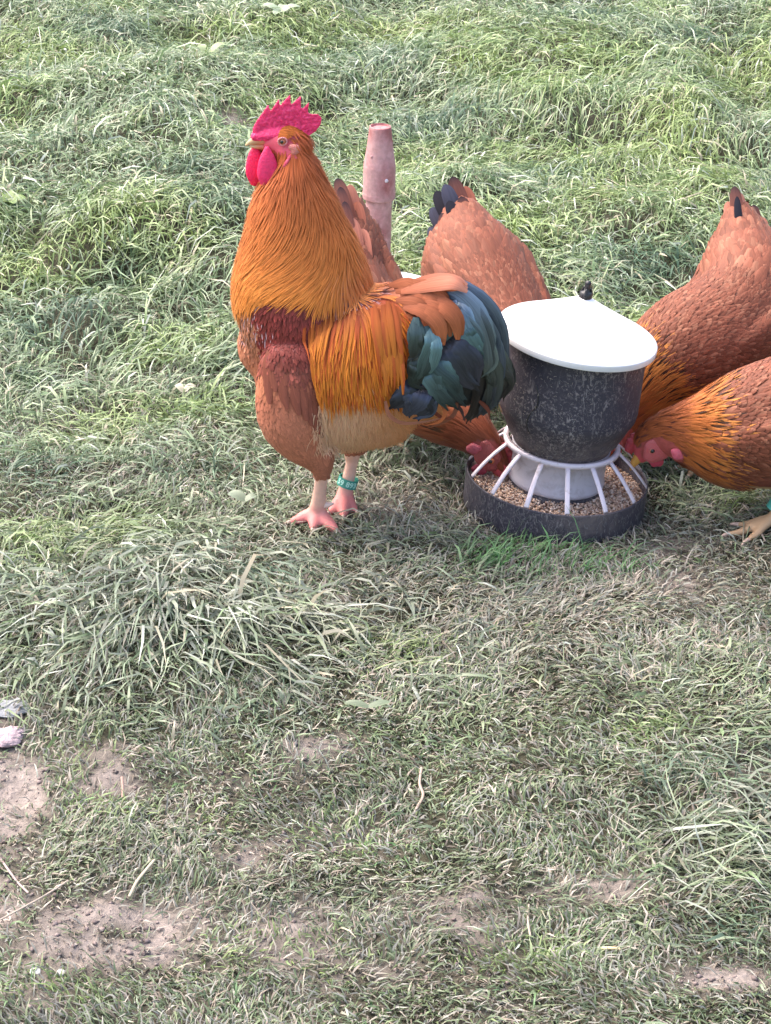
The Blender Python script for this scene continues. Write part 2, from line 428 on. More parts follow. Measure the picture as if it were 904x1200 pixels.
    rt = np.stack([x, y], 1)[k]
    cb = c[k] * 0.5; ct = c[k] * 1.15  # bases darkened: shade between the blades is put into their colour
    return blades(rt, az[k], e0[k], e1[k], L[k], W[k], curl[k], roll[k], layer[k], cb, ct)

def litter_set(n, seed):
    """short flat thatch and cropped blades between the longer grass"""
    r = np.random.default_rng(seed); ymin, ymax = 1.55, 3.6
    y = ymin + (ymax - ymin) * r.random(n) ** 1.15; x = (r.random(n) * 2 - 1) * (0.2 * y + 0.25)
    px, py = proj(x, y, 0 * x); sa = soil_amount(x, y)
    tramp = np.clip(blob(px, py, 640, 720, 300, 90) + blob(px, py, 480, 590, 140, 70) + blob(px, py, 830, 640, 120, 60), 0, 1)
    az = (vnoise(x, y, 0.12, 81) * 3 * np.pi) + r.normal(0, 0.9, n)
    L = (0.010 + 0.011 * r.random(n) + 0.005 * tramp) * np.clip(r.lognormal(0, .35, n), .4, 2)
    W = 0.0012 + 0.0013 * r.random(n)
    e0 = np.radians(8 + 45 * r.random(n)); e1 = np.radians(-30 + 40 * r.random(n))
    layer = 0.001 + 0.007 * r.random(n)
    m = r.random(n)[:, None]; g = vnoise(x, y, 0.10, 82)[:, None]
    green = srgb(112, 128, 96); gg = srgb(132, 148, 106); grey = srgb(160, 160, 150); br = srgb(144, 132, 118); st = srgb(192, 182, 168)
    c = np.where(m < .38, green, np.where(m < .52, gg, np.where(m < .76, grey, np.where(m < .92, br, st))))
    c = np.where(r.random(n)[:, None] < .5 * blobs(px, py, FRESH)[:, None], srgb(130, 152, 92), c)
    dry = np.clip(tramp * .8 + sa * .8, 0, 1)[:, None]
    c = np.where(r.random(n)[:, None] < dry * .75, np.where(m < .4, grey, np.where(m < .75, br, st)), c)
    c = c * (0.75 + 0.5 * g) * (0.8 + 0.4 * r.random(n))[:, None]
    k = (np.hypot(x - FEED_X, y - FEED_Y) > 0.140) & (r.random(n) > np.clip(sa * 1.05, 0, .86))
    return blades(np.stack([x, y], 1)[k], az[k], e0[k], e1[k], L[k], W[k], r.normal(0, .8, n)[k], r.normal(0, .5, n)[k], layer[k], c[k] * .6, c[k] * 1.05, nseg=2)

V1, Q1, C1 = grass_set(205000, 101)
V2_, Q2_, C2_ = litter_set(165000, 102)
def outer_set(n, seed):
    """looser grass carrying on past the sides and the near edge of the view"""
    r = np.random.default_rng(seed); y = 0.9 + 7.6 * np.sqrt(r.random(n)); e = 0.2 * y + 0.24
    x = (r.random(n) * 2 - 1) * (e + 1.3); k = (np.abs(x) > e) | (y < 1.58) | (y > 6.85); x, y = x[k], y[k]; n = len(x)
    L = .05 * np.clip(r.lognormal(0, .35, n), .4, 2); c = np.where(r.random(n)[:, None] < .6, srgb(112, 134, 94), srgb(160, 170, 132)) * (.8 + .4 * vnoise(x, y, .1, 90))[:, None] * (.85 + .3 * r.random(n))[:, None]
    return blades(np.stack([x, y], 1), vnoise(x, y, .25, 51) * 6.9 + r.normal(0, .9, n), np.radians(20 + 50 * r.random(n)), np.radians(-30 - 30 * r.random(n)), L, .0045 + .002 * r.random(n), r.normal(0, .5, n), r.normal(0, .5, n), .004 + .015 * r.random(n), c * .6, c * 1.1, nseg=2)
V3_, Q3_, C3_ = outer_set(60000, 103)
Q2_ = np.concatenate([Q2_, Q3_ + len(V2_)]); V2_ = np.concatenate([V2_, V3_]); C2_ = np.concatenate([C2_, C3_])
Q1 = np.concatenate([Q1, Q2_ + len(V1)]); V1 = np.concatenate([V1, V2_]); C1 = np.concatenate([C1, C2_])
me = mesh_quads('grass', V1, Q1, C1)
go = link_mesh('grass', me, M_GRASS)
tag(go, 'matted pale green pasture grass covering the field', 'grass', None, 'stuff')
# loose crumbs of earth on the worn patches
def crumbs(n, seed):
    r = np.random.default_rng(seed); y = 1.6 + 1.4 * r.random(n); x = (r.random(n) * 2 - 1) * (.2 * y + .1)
    k = r.random(n) < soil_amount(x, y) * .9; x, y = x[k], y[k]; n = len(x)
    ov = np.array([(1, 0, 0), (0, 1, 0), (-1, 0, 0), (0, -1, 0), (0, 0, 1), (0, 0, -1)], float); of = np.array([(0, 1, 4), (1, 2, 4), (2, 3, 4), (3, 0, 4), (1, 0, 5), (2, 1, 5), (3, 2, 5), (0, 3, 5)])
    sz = (.0014 + .004 * r.random(n) ** 4)[:, None, None]; pv = ov[None] * sz * (.6 + .7 * r.random((n, 6, 1))) * np.array([1.2, 1, .6])
    th = r.random(n) * 6.28; c, s_ = np.cos(th)[:, None], np.sin(th)[:, None]
    V = np.stack([pv[..., 0] * c - pv[..., 1] * s_ + x[:, None], pv[..., 0] * s_ + pv[..., 1] * c + y[:, None], pv[..., 2] + terrain(x, y)[:, None] + .001], -1).reshape(-1, 3)
    F = (of[None] + (np.arange(n) * 6)[:, None, None]).reshape(-1, 3); C = srgb(140, 126, 122) * (.7 + .55 * r.random(n))[:, None]
    return mesh_quads('soil_crumbs', V, F, np.repeat(C, 6, 0))
tag(link_mesh('soil_crumbs', crumbs(11000, 77), attr_mat('crumbly_earth', rough=.9, spec=.15), smooth=False), 'loose grey brown crumbs of earth on the worn patches', 'earth', None, 'stuff')
print('grass quads', len(Q1))

# ------------------------------------------------------------------ solid forms: tubes merged into one skin
def catmull(pts, n):
    pts = np.array(pts, float)
    if len(pts) == 2: 
        s = np.linspace(0, 1, n)[:, None]; return pts[0] * (1 - s) + pts[1] * s
    p = np.vstack([2 * pts[0] - pts[1], pts, 2 * pts[-1] - pts[-2]])
    m = len(pts) - 1; out = []
    for s in np.linspace(0, m, n):
        i = min(int(s), m - 1); t = s - i
        a, b, c, d = p[i], p[i + 1], p[i + 2], p[i + 3]
        out.append(0.5 * ((2 * b) + (c - a) * t + (2 * a - 5 * b + 4 * c - d) * t * t + (3 * b - a - 3 * c + d) * t ** 3))
    return np.array(out)
def tube(nodes, depth=(0, 1, 0), n=24, seg=20, caps=True):
    """nodes: (x,y,z,ra,rb). Returns verts, quads/tris, and centre samples"""
    S = catmull(nodes, n); C = S[:, :3]; RA = np.maximum(S[:, 3], 1e-4); RB = np.maximum(S[:, 4], 1e-4)
    T = np.gradient(C, axis=0); T /= np.linalg.norm(T, axis=1)[:, None] + 1e-12
    if caps:
        pre, post = [], []
        for th in (80, 60, 35):
            th = math.radians(th)
            pre.append((C[0] - T[0] * min(RA[0], RB[0]) * math.sin(th), T[0], RA[0] * math.cos(th), RB[0] * math.cos(th)))
            post.insert(0, (C[-1] + T[-1] * min(RA[-1], RB[-1]) * math.sin(th), T[-1], RA[-1] * math.cos(th), RB[-1] * math.cos(th)))
        rings = pre + [(C[i], T[i], RA[i], RB[i]) for i in range(n)] + post
    else: rings = [(C[i], T[i], RA[i], RB[i]) for i in range(n)]
    D0 = np.array(depth, float); V = []; F = []
    for c, t, ra, rb in rings:
        A = np.cross(t, D0); A /= np.linalg.norm(A) + 1e-9
        B = np.cross(A, t)
        for k in range(seg):
            a = 2 * math.pi * k / seg
            V.append(c + A * ra * math.cos(a) + B * rb * math.sin(a))
    R = len(rings)
    for i in range(R - 1):
        for k in range(seg):
            k2 = (k + 1) % seg
            F.append((i * seg + k, i * seg + k2, (i + 1) * seg + k2, (i + 1) * seg + k))
    F.append(tuple(range(seg))[::-1]); F.append(tuple((R - 1) * seg + k for k in range(seg)))
    return V, F, C
def join_parts(parts):
    V = []; F = []
    for v, f in parts:
        o = len(V); V += list(v); F += [tuple(i + o for i in q) for q in f]
    return V, F
def remesh(V, F, voxel, smooth=6, fac=0.5):
    me = mesh_py('tmp', V, F); o = bpy.data.objects.new('tmp', me); COL.objects.link(o)
    m = o.modifiers.new('r', 'REMESH'); m.mode = 'VOXEL'; m.voxel_size = voxel; m.adaptivity = 0
    if smooth:
        s = o.modifiers.new('s', 'SMOOTH'); s.factor = fac; s.iterations = smooth
    dg = bpy.context.evaluated_depsgraph_get(); ev = o.evaluated_get(dg)
    out = bpy.data.meshes.new_from_object(ev)
    bpy.data.objects.remove(o); bpy.data.meshes.remove(me)
    return out
def mesh_np(me):
    n = len(me.vertices); v = np.empty(n * 3, np.float32); me.vertices.foreach_get('co', v)
    return v.reshape(-1, 3)
def bvh_of(me): return BVHTree.FromPolygons([tuple(v) for v in mesh_np(me)], [tuple(p.vertices) for p in me.polygons])
def sample_surface(me, n, seed):
    r = np.random.default_rng(seed); v = mesh_np(me)
    me.calc_loop_triangles(); m = len(me.loop_triangles)
    t = np.empty(m * 3, np.int32); me.loop_triangles.foreach_get('vertices', t); t = t.reshape(-1, 3)
    a, b, c = v[t[:, 0]], v[t[:, 1]], v[t[:, 2]]
    ar = np.linalg.norm(np.cross(b - a, c - a), axis=1); nn = np.cross(b - a, c - a) / (ar[:, None] + 1e-15)
    i = r.choice(m, n, p=ar / ar.sum()); u = r.random((n, 1)); w = r.random((n, 1)); sw = (u + w) > 1
    u = np.where(sw, 1 - u, u); w = np.where(sw, 1 - w, w)
    return a[i] + (b[i] - a[i]) * u + (c[i] - a[i]) * w, nn[i]

# ------------------------------------------------------------------ feathers
SHAPES = {
    'lance': np.array([0.55, 1.0, 0.95, 0.72, 0.42, 0.08]),
    'round': np.array([0.5, 0.9, 1.0, 1.0, 0.82, 0.30]),
    'quill9': np.array([0.5, 0.75, 0.95, 1.0, 0.98, 0.86, 0.66, 0.40, 0.05]),
    'tail':  np.array([0.5, 0.85, 1.0, 1.0, 0.80, 0.10]),
    'oval':  np.array([0.35, 0.8, 1.0, 0.95, 0.7, 0.22]),
    'strand': np.array([1.0, 0.9, 0.75, 0.55, 0.35, 0.08]),
}
class Coat:
    """collects many small curved feathers into one mesh"""
    def __init__(self, soft=0.75): self.V = []; self.Q = []; self.C = []; self.U = []; self.N = []; self.n = 0; self.soft = soft
    def add(self, pts, nrm, width, shape, c0, c1, edge=1.0, shaft=1.0, cup=0.12, rid=0.0, rag=0.0):
        K = len(pts); prof = SHAPES[shape] if len(SHAPES[shape]) == K else np.interp(np.linspace(0, 1, K), np.linspace(0, 1, 6), SHAPES[shape])
        o = len(self.V); slim = width < .0066; cols = ((-1, (edge + shaft) / 2), (1, (edge + shaft) / 2)) if slim else ((-1, edge), (0, shaft), (1, edge)); m_ = len(cols)
        for i in range(K):
            a = pts[max(i - 1, 0)]; b = pts[min(i + 1, K - 1)]
            T = (b - a); T.normalize(); S = T.cross(nrm[i]); S.normalize()
            w = width * 0.5 * prof[i]; t = i / (K - 1)
            dn = nrm[i] * (w * cup)
            col = c0 * (1 - t) + c1 * t
            for s, e in cols:
                self.V.append(pts[i] + S * (w * s * (1 + (random.uniform(-rag, rag) if rag else 0))) - (dn if s else Vector((0, 0, 0))))
                self.N.append(nrm[i] + S * (s * .35)); self.C.append(col * e); self.U.append((s * 0.5 + rid * 7.3, t + rid * 3.1, rid * 11.0))
        for i in range(K - 1):
            for s in range(m_ - 1):
                q = o + i * m_ + s; self.Q.append((q, q + 1, q + 1 + m_, q + m_))
        self.n += 1
    def mesh(self, name):
        me = mesh_quads(name, np.array([tuple(v) for v in self.V]), np.array(self.Q), np.array(self.C), np.array(self.U))
        if self.soft > 0:
            me.shade_smooth()
            g = np.array([tuple(v.vector) for v in me.vertex_normals]); b = np.array([tuple(v) for v in self.N]); b /= np.linalg.norm(b, axis=1)[:, None] + 1e-9
            g = g * np.sign((g * b).sum(1))[:, None]
            q = b * self.soft + g * (1 - self.soft); q /= np.linalg.norm(q, axis=1)[:, None] + 1e-9
            me.normals_split_custom_set_from_vertices([tuple(v) for v in q])
        return me
def drape(bvh, root, flowfn, L, lift0, lift1, K=6, jitter=0.0, maxlift=None, sag=0.0):
    """walk along the skin from root, following the lay of the plumage"""
    p = Vector(root); pts = []; nrm = []; step = L / (K - 1); last = None
    ja = random.gauss(0, jitter)
    for i in range(K):
        loc, nn, _, dist = bvh.find_nearest(p)
        if loc is None: break
        t = i / (K - 1)
        pts.append(loc + nn * (lift0 + (lift1 - lift0) * t)); nrm.append(nn.copy())
        d = flowfn(loc)
        if last is not None: d = d + last * 0.6
        d = d - nn * d.dot(nn)
        if d.length < 1e-6: d = last if last is not None else Vector((0, 0, -1))
        d.normalize()
        if ja: d = Matrix.Rotation(ja, 3, nn) @ d; ja *= 0.5
        last = d; p = loc + d * step
    return pts, nrm
def jit(c, s=0.08): return np.clip(c * (1 + random.gauss(0, s)), 0, 1)

def PN(px, py, Y, ra, rb=None):
    p = P(px, py, Y); m = mpp(p); rb = ra if rb is None else rb
    return (p.x, p.y, p.z, ra * m, rb * m)
def leg_tubes(hip, hock, ankle, yaw_toes, toe_len=0.062, r=0.0068, toes=(-0.55, 0.0, 0.55), back=True, lens=None):
    """a shank from hock to ankle and spread toes resting on the ground"""
    out = [tube([(*hip, 0.02, 0.02), (*hock, 0.0095, 0.0095)], n=6, seg=12)[:2],
           tube([(*hock, 0.0095, 0.0095), (*(Vector(hock).lerp(Vector(ankle), 0.5)), r, r), (*ankle, r * 1.35, r * 1.35)], n=10, seg=12)[:2]]
    ctr = []
    for k, dy in enumerate(toes):
        a = yaw_toes + dy; L = lens[k] if lens else toe_len * (1.15 if abs(dy) < 0.1 else 0.92)
        d = Vector((math.cos(a), math.sin(a), 0)); z = ankle[2]
        e = Vector(ankle) + d * L
        zt = float(terrain(e.x, e.y)) + 0.008; z0 = z
        pts = [(*ankle, r * 1.25, r * 1.1), (ankle[0] + d.x * L * 0.35, ankle[1] + d.y * L * 0.35, (z0 * 0.55 + zt * 0.45) + 0.003, r * 1.05, r * 0.95),
               (ankle[0] + d.x * L * 0.7, ankle[1] + d.y * L * 0.7, zt + 0.003, r * 0.95, r * 0.85), (e.x, e.y, zt, r * 0.62, r * 0.6)]
        out.append(tube(pts, depth=(0, 0, 1), n=10, seg=10)[:2]); ctr.append((Vector((e.x, e.y, zt)), d))
    if back:
        d = Vector((math.cos(yaw_toes + math.pi), math.sin(yaw_toes + math.pi), 0)); e = Vector(ankle) + d * 0.03
        out.append(tube([(*ankle, r, r), (e.x, e.y, ankle[2] - 0.004, r * 0.6, r * 0.6)], depth=(0, 0, 1), n=6, seg=10)[:2])
        ctr.append((Vector((e.x, e.y, ankle[2] - 0.004)), d))
    return out, ctr
def claws(ctr, parent, body):
    for e, d in ctr:
        v, f, _ = tube([(e.x, e.y, e.z, 0.0035, 0.0035),
                        (e.x + d.x * 0.008, e.y + d.y * 0.008, e.z - 0.001, 0.0025, 0.0025),
                        (e.x + d.x * 0.015, e.y + d.y * 0.015, e.z - 0.005, 0.0008, 0.0008)], depth=(0, 0, 1), n=6, seg=8)
        me = mesh_py('claw', v, f); add_col(me, np.ones((len(v), 3)) * srgb(206, 176, 160)); link_mesh('claw', me, M_BEAK, parent)

def leg_band(at, axis, radius, parent, text):
    """green numbered ring round a shank"""
    z = Vector(axis).normalized(); q = z.to_track_quat('Z', 'Y').to_matrix()
    V = []; F = []; n = 28; h = 0.0068; prof = [(radius, -h), (radius, h), (radius - 0.0012, h), (radius - 0.0012, -h)]
    for k in range(n):
        a = 2 * math.pi * k / n
        for r, zz in prof: V.append(Vector(at) + q @ Vector((r * math.cos(a), r * math.sin(a), zz)))
    for k in range(n):
        for j in range(4): F.append((k * 4 + j, k * 4 + (j + 1) % 4, ((k + 1) % n) * 4 + (j + 1) % 4, ((k + 1) % n) * 4 + j))
    me = mesh_py('leg_band', V, F); band = link_mesh('leg_band', me, M_BAND, parent, smooth=False)
    # lettering wrapped round the ring, facing the camera
    fc = bpy.data.curves.new('band_number', 'FONT'); fc.body = text; fc.size = 0.0115; fc.align_x = 'CENTER'; fc.align_y = 'CENTER'
    fc.extrude = 0.0002; fc.resolution_u = 2; fc.offset = 0.0003
    to = bpy.data.objects.new('tmp', fc); COL.objects.link(to)
    dg = bpy.context.evaluated_depsgraph_get(); tm = bpy.data.meshes.new_from_object(to.evaluated_get(dg))
    bpy.data.objects.remove(to)
    view = (Vector((0, 0, CAM_H)) - Vector(at)); view = q.transposed() @ view; a0 = math.atan2(view.y, view.x)
    for v in tm.vertices:
        a = a0 + v.co.x / radius; rr = radius + 0.0004 + v.co.z
        v.co = Vector(at) + q @ Vector((rr * math.cos(a), rr * math.sin(a), v.co.y))
    o = link_mesh('band_number', tm, M_BANDTXT, None, smooth=False); o.parent = band
    o.matrix_parent_inverse = (Matrix.Translation(parent_world(parent))).inverted() if False else Matrix.Identity(4)
    return band
M_BAND = simple_mat('green_band', tuple(srgb(70, 158, 142)), 0.35, 0.5)
M_BANDTXT = simple_mat('pale_print', tuple(srgb(190, 240, 224)), 0.5, 0.3)
M_EYE = simple_mat('eye_iris', tuple(srgb(196, 110, 70)), 0.15, 0.8)
M_PUPIL = simple_mat('eye_pupil', (0.01, 0.008, 0.008), 0.1, 0.8)
M_QUILL = simple_mat('quill', tuple(srgb(190, 150, 120)), 0.4, 0.5)

def ball(center, r, squash=(1, 1, 1), seg=16, rings=10):
    V = []; F = []
    for i in range(rings + 1):
        th = math.pi * i / rings
        for k in range(seg):
            a = 2 * math.pi * k / seg
            V.append(Vector(center) + Vector((r * squash[0] * math.sin(th) * math.cos(a), r * squash[1] * math.sin(th) * math.sin(a), r * squash[2] * math.cos(th))))
    for i in range(rings):
        for k in range(seg): F.append((i * seg + k, (i + 1) * seg + k, (i + 1) * seg + (k + 1) % seg, i * seg + (k + 1) % seg))
    return V, F
def eye(center, r, side, parent):
    me = mesh_py('eye', *ball(center, r)); e = link_mesh('eye', me, M_EYE, parent)
    cdir = (Vector((0, side, 0)) + Vector((-0.25, 0, 0.12))).normalized()
    me = mesh_py('pupil', *ball(Vector(center) + cdir * r * 0.55, r * 0.58)); p = link_mesh('pupil', me, M_PUPIL, None); p.parent = e
    p.matrix_parent_inverse = Matrix.Identity(4)

# ================================================================== ROOSTER
def build_rooster():
    Y0 = ROOST_Y
    base = Vector((G(390, 611).x, Y0, 0))
    root = empty('rooster', base, 'tall rusty orange rooster with pink comb and teal black tail standing beside the feeder', 'rooster', 'chickens around the feeder')
    yw = lambda px: Y0 + 0.015 - (px - 400) * 0.00022       # chest a little further, tail a little nearer
    R = lambda px, py, ra, rb: PN(px, py, yw(px), ra, rb)
    torso = [R(556, 368, 24, 16), R(525, 372, 40, 34), (R(495, 388, 58, 54)), R(460, 408, 80, 68), R(425, 424, 93, 76), R(385, 430, 94, 78), R(350, 420, 72, 66), R(325, 405, 44, 44)]
    neck = [R(364, 415, 62, 60), R(358, 375, 75, 66), R(354, 335, 78, 62), R(351, 298, 69, 52), R(347, 260, 54, 43), R(346, 228, 43, 34), R(347, 203, 28, 25), R(343, 184, 19, 18), R(333, 170, 17, 14)]
    head = [R(345, 178, 15, 13), R(332, 168, 18, 13.5), R(318, 167, 15, 11), R(305, 167, 9, 7), R(299, 167, 6, 5)]
    brow = [R(352, 172, 13, 11), R(340, 160, 12, 10), R(325, 158, 8, 8)]
    def thigh(dy, pts):
        out = []
        for px, py, ra, rb in pts: 
            q = PN(px, py, Y0 + dy, ra, rb); out.append(q)
        return out
    th_n = thigh(-0.045, [(352, 425, 44, 26), (348, 455, 45, 33), (346, 490, 41, 35), (358, 517, 29, 26), (371, 536, 16, 15), (377, 548, 10, 10)])
    th_f = thigh(0.045, [(420, 430, 50, 40), (420, 480, 42, 34), (417, 505, 26, 22), (414, 524, 14, 13), (413, 535, 9.5, 9.5)])
    belly = [R(400, 455, 60, 60), R(440, 460, 58, 58), R(475, 455, 44, 44), R(492, 462, 26, 28)]
    parts = [tube(torso, n=30, seg=28), tube(neck, n=34, seg=28), tube(head, n=14, seg=18), tube(brow, n=8, seg=14), tube(th_n, n=14, seg=20), tube(th_f, n=14, seg=20), tube(belly, n=12, seg=20)]
    shell = [p[:2] for p in parts]
    an_n = G(372, 606, 0.016); an_f = G(404, 586, 0.016)
    hk_n = P(378, 552, Y0 - 0.045); hk_f = P(414, 536, Y0 + 0.045)
    an_n = Vector((an_n.x, an_n.y, 0.022)); an_f = Vector((an_f.x, an_f.y, 0.022))
    yaw = math.radians(-55)
    l1, claws1 = leg_tubes(hk_n + Vector((0, 0, 0.03)), hk_n, an_n, 0.0, toes=tuple(math.radians(q) for q in (-50, -100, 193)), lens=(.043, .030, .036), back=False, r=0.0102)
    l2, claws2 = leg_tubes(hk_f + Vector((0, 0, 0.03)), hk_f, an_f, 0.0, toes=tuple(math.radians(q) for q in (-92, -132, -50)), lens=(.034, .030, .024), back=False, r=0.0098)
    shell += l1 + l2
    V, F = join_parts(shell)
    me = remesh(V, F, 0.0030, 6)
    v = mesh_np(me).astype(float)
    # near-side twin of each point decides its colour
    xs, ys, zs = v[:, 0], v[:, 1], v[:, 2]
    Yc = np.array([Y0]).repeat(len(v)); yn = Yc - np.abs(ys - Yc)
    px, py = proj(xs, yn, zs); pxc, pyc = proj(xs, Yc, zs)
    col = np.ones((len(v), 3)) * srgb(150, 78, 48)
    hn = (pyc < 200)
    face = (pxc + 6 * np.sin(pyc * .9) < 345) & (pyc < 190 + 3 * np.sin(pxc * .8))
    nz = np.array([mnoise.noise(Vector(p) * 220) for p in v])
    col[hn] = srgb(196, 96, 48)
    pink = srgb(226, 92, 112)
    col[face] = pink
    leg = (zs < 0.105) & (pyc > 500)
    lc = srgb(240, 192, 172) * (1 + 0.12 * nz)[:, None]
    low = np.clip((0.045 - zs) / 0.02, 0, 1)[:, None]
    lc = lc * (1 - low) + srgb(230, 140, 134) * low
    col[leg] = lc[leg]
    dark = (pxc > 465) & (pyc < 470); col[dark] = srgb(60, 50, 46)
    add_col(me, col)
    link_mesh('body', me, M_SKIN, root)
    bvh = bvh_of(me)
    # --- lay of the plumage: directions measured over the photo
    ctl = np.array([
        (335, 150, .6, .6), (350, 165, .55, .9), (345, 200, 0, 1), (325, 205, -.25, 1), (368, 200, .3, 1), (345, 240, -.05, 1), (305, 240, -.35, 1), (388, 240, .3, 1), (345, 275, -.45, .9), (320, 275, -.5, .9), (375, 285, -.3, 1),
        (295, 285, -.45, 1), (280, 325, -.25, .9), (305, 320, -.75, .65), (315, 300, -.75, .7), (335, 325, -.9, .5), (350, 300, -.75, .7), (365, 320, -.85, .6), (395, 300, -.45, .9), (400, 270, 0, 1), (420, 300, .3, 1), (440, 322, .8, .6), (390, 325, -.7, .75), (350, 345, -.8, .6), (320, 345, -.8, .6), (290, 345, -.5, .9),
        (330, 380, .1, 1), (300, 410, .3, 1), (285, 375, .2, 1), (360, 380, .05, 1), (400, 345, -.05, 1), (420, 335, .3, 1), (355, 430, .25, 1), (330, 480, .35, .9), (345, 530, .45, .9), (310, 470, .2, 1),
        (400, 400, -.12, 1), (390, 440, .08, 1), (440, 400, .1, 1), (470, 420, .22, 1), (455, 350, .35, .9), (485, 345, .7, .6), (510, 340, .9, .3), (430, 328, .8, .4), (500, 380, .4, .9), (500, 440, .35, .9),
        (400, 500, 0, 1), (430, 500, .05, 1), (470, 495, .4, .9), (380, 520, .1, 1), (495, 480, .7, .6), (460, 460, .2, 1), (540, 350, .9, .4)], float)
    cd = ctl[:, 2:] / np.linalg.norm(ctl[:, 2:], axis=1)[:, None]
    def pxof(p):
        yn = Y0 - abs(p[1] - Y0)
        return proj(p[0], yn, p[2])
    def flow(p):
        x, y = pxof(p)
        d2 = (ctl[:, 0] - x) ** 2 + (ctl[:, 1] - y) ** 2; w = 1 / (d2 + 40) ** 2; w /= w.sum()
        dx = float((w * cd[:, 0]).sum()); dy = float((w * cd[:, 1]).sum())
        return Vector((dx, 0, -dy))
    def inpoly(x, y, poly):
        c = False; j = len(poly) - 1
        for i in range(len(poly)):
            xi, yi = poly[i]; xj, yj = poly[j]
            if (yi > y) != (yj > y) and x < (xj - xi) * (y - yi) / (yj - yi) + xi: c = not c
            j = i
        return c
    HACK = [(333, 146), (350, 146), (378, 180), (408, 240), (438, 290), (452, 312), (430, 318), (395, 322), (350, 332), (300, 336), (255, 332), (255, 290), (275, 250), (290, 205), (300, 190), (330, 190), (342, 188), (350, 186), (352, 172), (340, 160), (326, 156)]
    MAROON = [(255, 330), (350, 322), (470, 312), (455, 372), (375, 385), (380, 425), (345, 430), (305, 415), (268, 385)]
    SADDLE = [(366, 372), (400, 362), (452, 350), (478, 380), (492, 415), (486, 440), (440, 442), (385, 442), (368, 415)]
    SADTOP = [(425, 318), (470, 316), (560, 318), (560, 350), (520, 355), (505, 385), (488, 400), (470, 375), (448, 352)]
    FLUFF = [(372, 470), (400, 450), (470, 446), (510, 450), (512, 500), (470, 525), (400, 550), (376, 530)]
    coats = {k: Coat() for k in ('hackle_feathers', 'shoulder_feathers', 'saddle_feathers', 'breast_feathers', 'fluff')}
    pts, nn = sample_surface(me, 50000, 5)
    H0, H1, H2 = srgb(184, 88, 50), srgb(208, 112, 56), srgb(228, 142, 64)
    cnt = dict.fromkeys(coats, 0)
    order = sorted(range(len(pts)), key=lambda i: 0)
    for i in order:
        p = pts[i]; x, y = pxof(p); x0_, y0_ = x, y; x += random.gauss(0, 3.5); y += random.gauss(0, 4.5)
        rid = random.random()
        if p[2] < 0.1 and y > 525: continue
        if inpoly(x, y, HACK):
            if random.random() > 0.95: continue
            t = max(0.0, min(1.0, (y - 165) / 150)); L = 0.026 + 0.052 * t
            if y + L * 795 * 0.9 > 372 - 0.06 * (x - 330): L = max(0.022, (372 - y) / 795)
            w = 0.0024 + 0.0014 * t
            q, n2 = drape(bvh, p, flow, L, 0.001, 0.0065 + 0.003 * random.random(), 6, 0.10)
            c0 = H0 * (1 - t) + H1 * t; c1 = srgb(196, 102, 66) * (1 - t) + H2 * t
            if random.random() < 0.07: c0 = c0 * 0.75; c1 = c1 * 0.82
            if x > 400: c0 = c0 * 0.4 + srgb(214, 130, 84) * 0.6; c1 = c1 * .5 + srgb(222, 138, 86) * .5
            coats['hackle_feathers'].add(q, n2, w, 'lance', jit(c0, .09), jit(c1, .09), 0.96, 1.05, 0.2, rid)
        elif inpoly(x, y, SADTOP):
            if random.random() > 0.36: continue
            q, n2 = drape(bvh, p, flow, 0.055, 0.001, 0.010, 6, 0.15)
            coats['saddle_feathers'].add(q, n2, 0.010, 'oval', jit(srgb(150, 82, 54)), jit(srgb(182, 108, 72), .1), 0.95, 1.0, 0.2, rid)
        elif inpoly(x, y, SADDLE):
            if random.random() > 0.62: continue
            L = min(0.072, max(0.032, (474 - y) / 795)) * random.uniform(.72, 1.18)
            q, n2 = drape(bvh, p, flow, L, 0.003, 0.013 + 0.004 * random.random(), 6, 0.08)
            c1 = srgb(222, 134, 48) if random.random() < 0.7 else srgb(190, 92, 40)
            k = min(1, max(0, (y - 365) / 50)); c0 = srgb(140, 60, 40) * (1 - k) + srgb(196, 98, 36) * k
            coats['saddle_feathers'].add(q, n2, 0.0048, 'lance', jit(c0, .12), jit(c1, .12), 0.9, 1.12, 0.25, rid)
        elif inpoly(x, y, MAROON):
            if random.random() > 0.5: continue
            lower = y > 405
            q, n2 = drape(bvh, p, flow, 0.022 if not lower else 0.032, 0.001, 0.005, 6, 0.15)
            if x < 305 - (y - 380) * 0.1 * 0 and x < 300 and y > 350: c = srgb(176, 112, 86)
            else: c = srgb(126, 50, 46) if not lower else srgb(132, 68, 56)
            tip = c * (1.9 if random.random() < 0.12 else 1.05)  # some tips much brighter: glints painted into the plumage
            if y < 375 and x > 390: tip = srgb(176, 120, 116)
            if (x < 315 or x > 385) and y < 392 and random.random() < .2:
                coats['shoulder_feathers'].add(q, n2, .0034, 'lance', srgb(140, 90, 92), srgb(214, 178, 186), 1, 1, .2, rid); continue  # narrow lilac streaks, highlights painted as pale feathers
            coats['shoulder_feathers'].add(q, n2, 0.0062 if not lower else 0.012, 'oval', jit(c, .15), jit(tip, .15), 0.85, 1.15, 0.25, rid)
        elif inpoly(x, y, FLUFF):
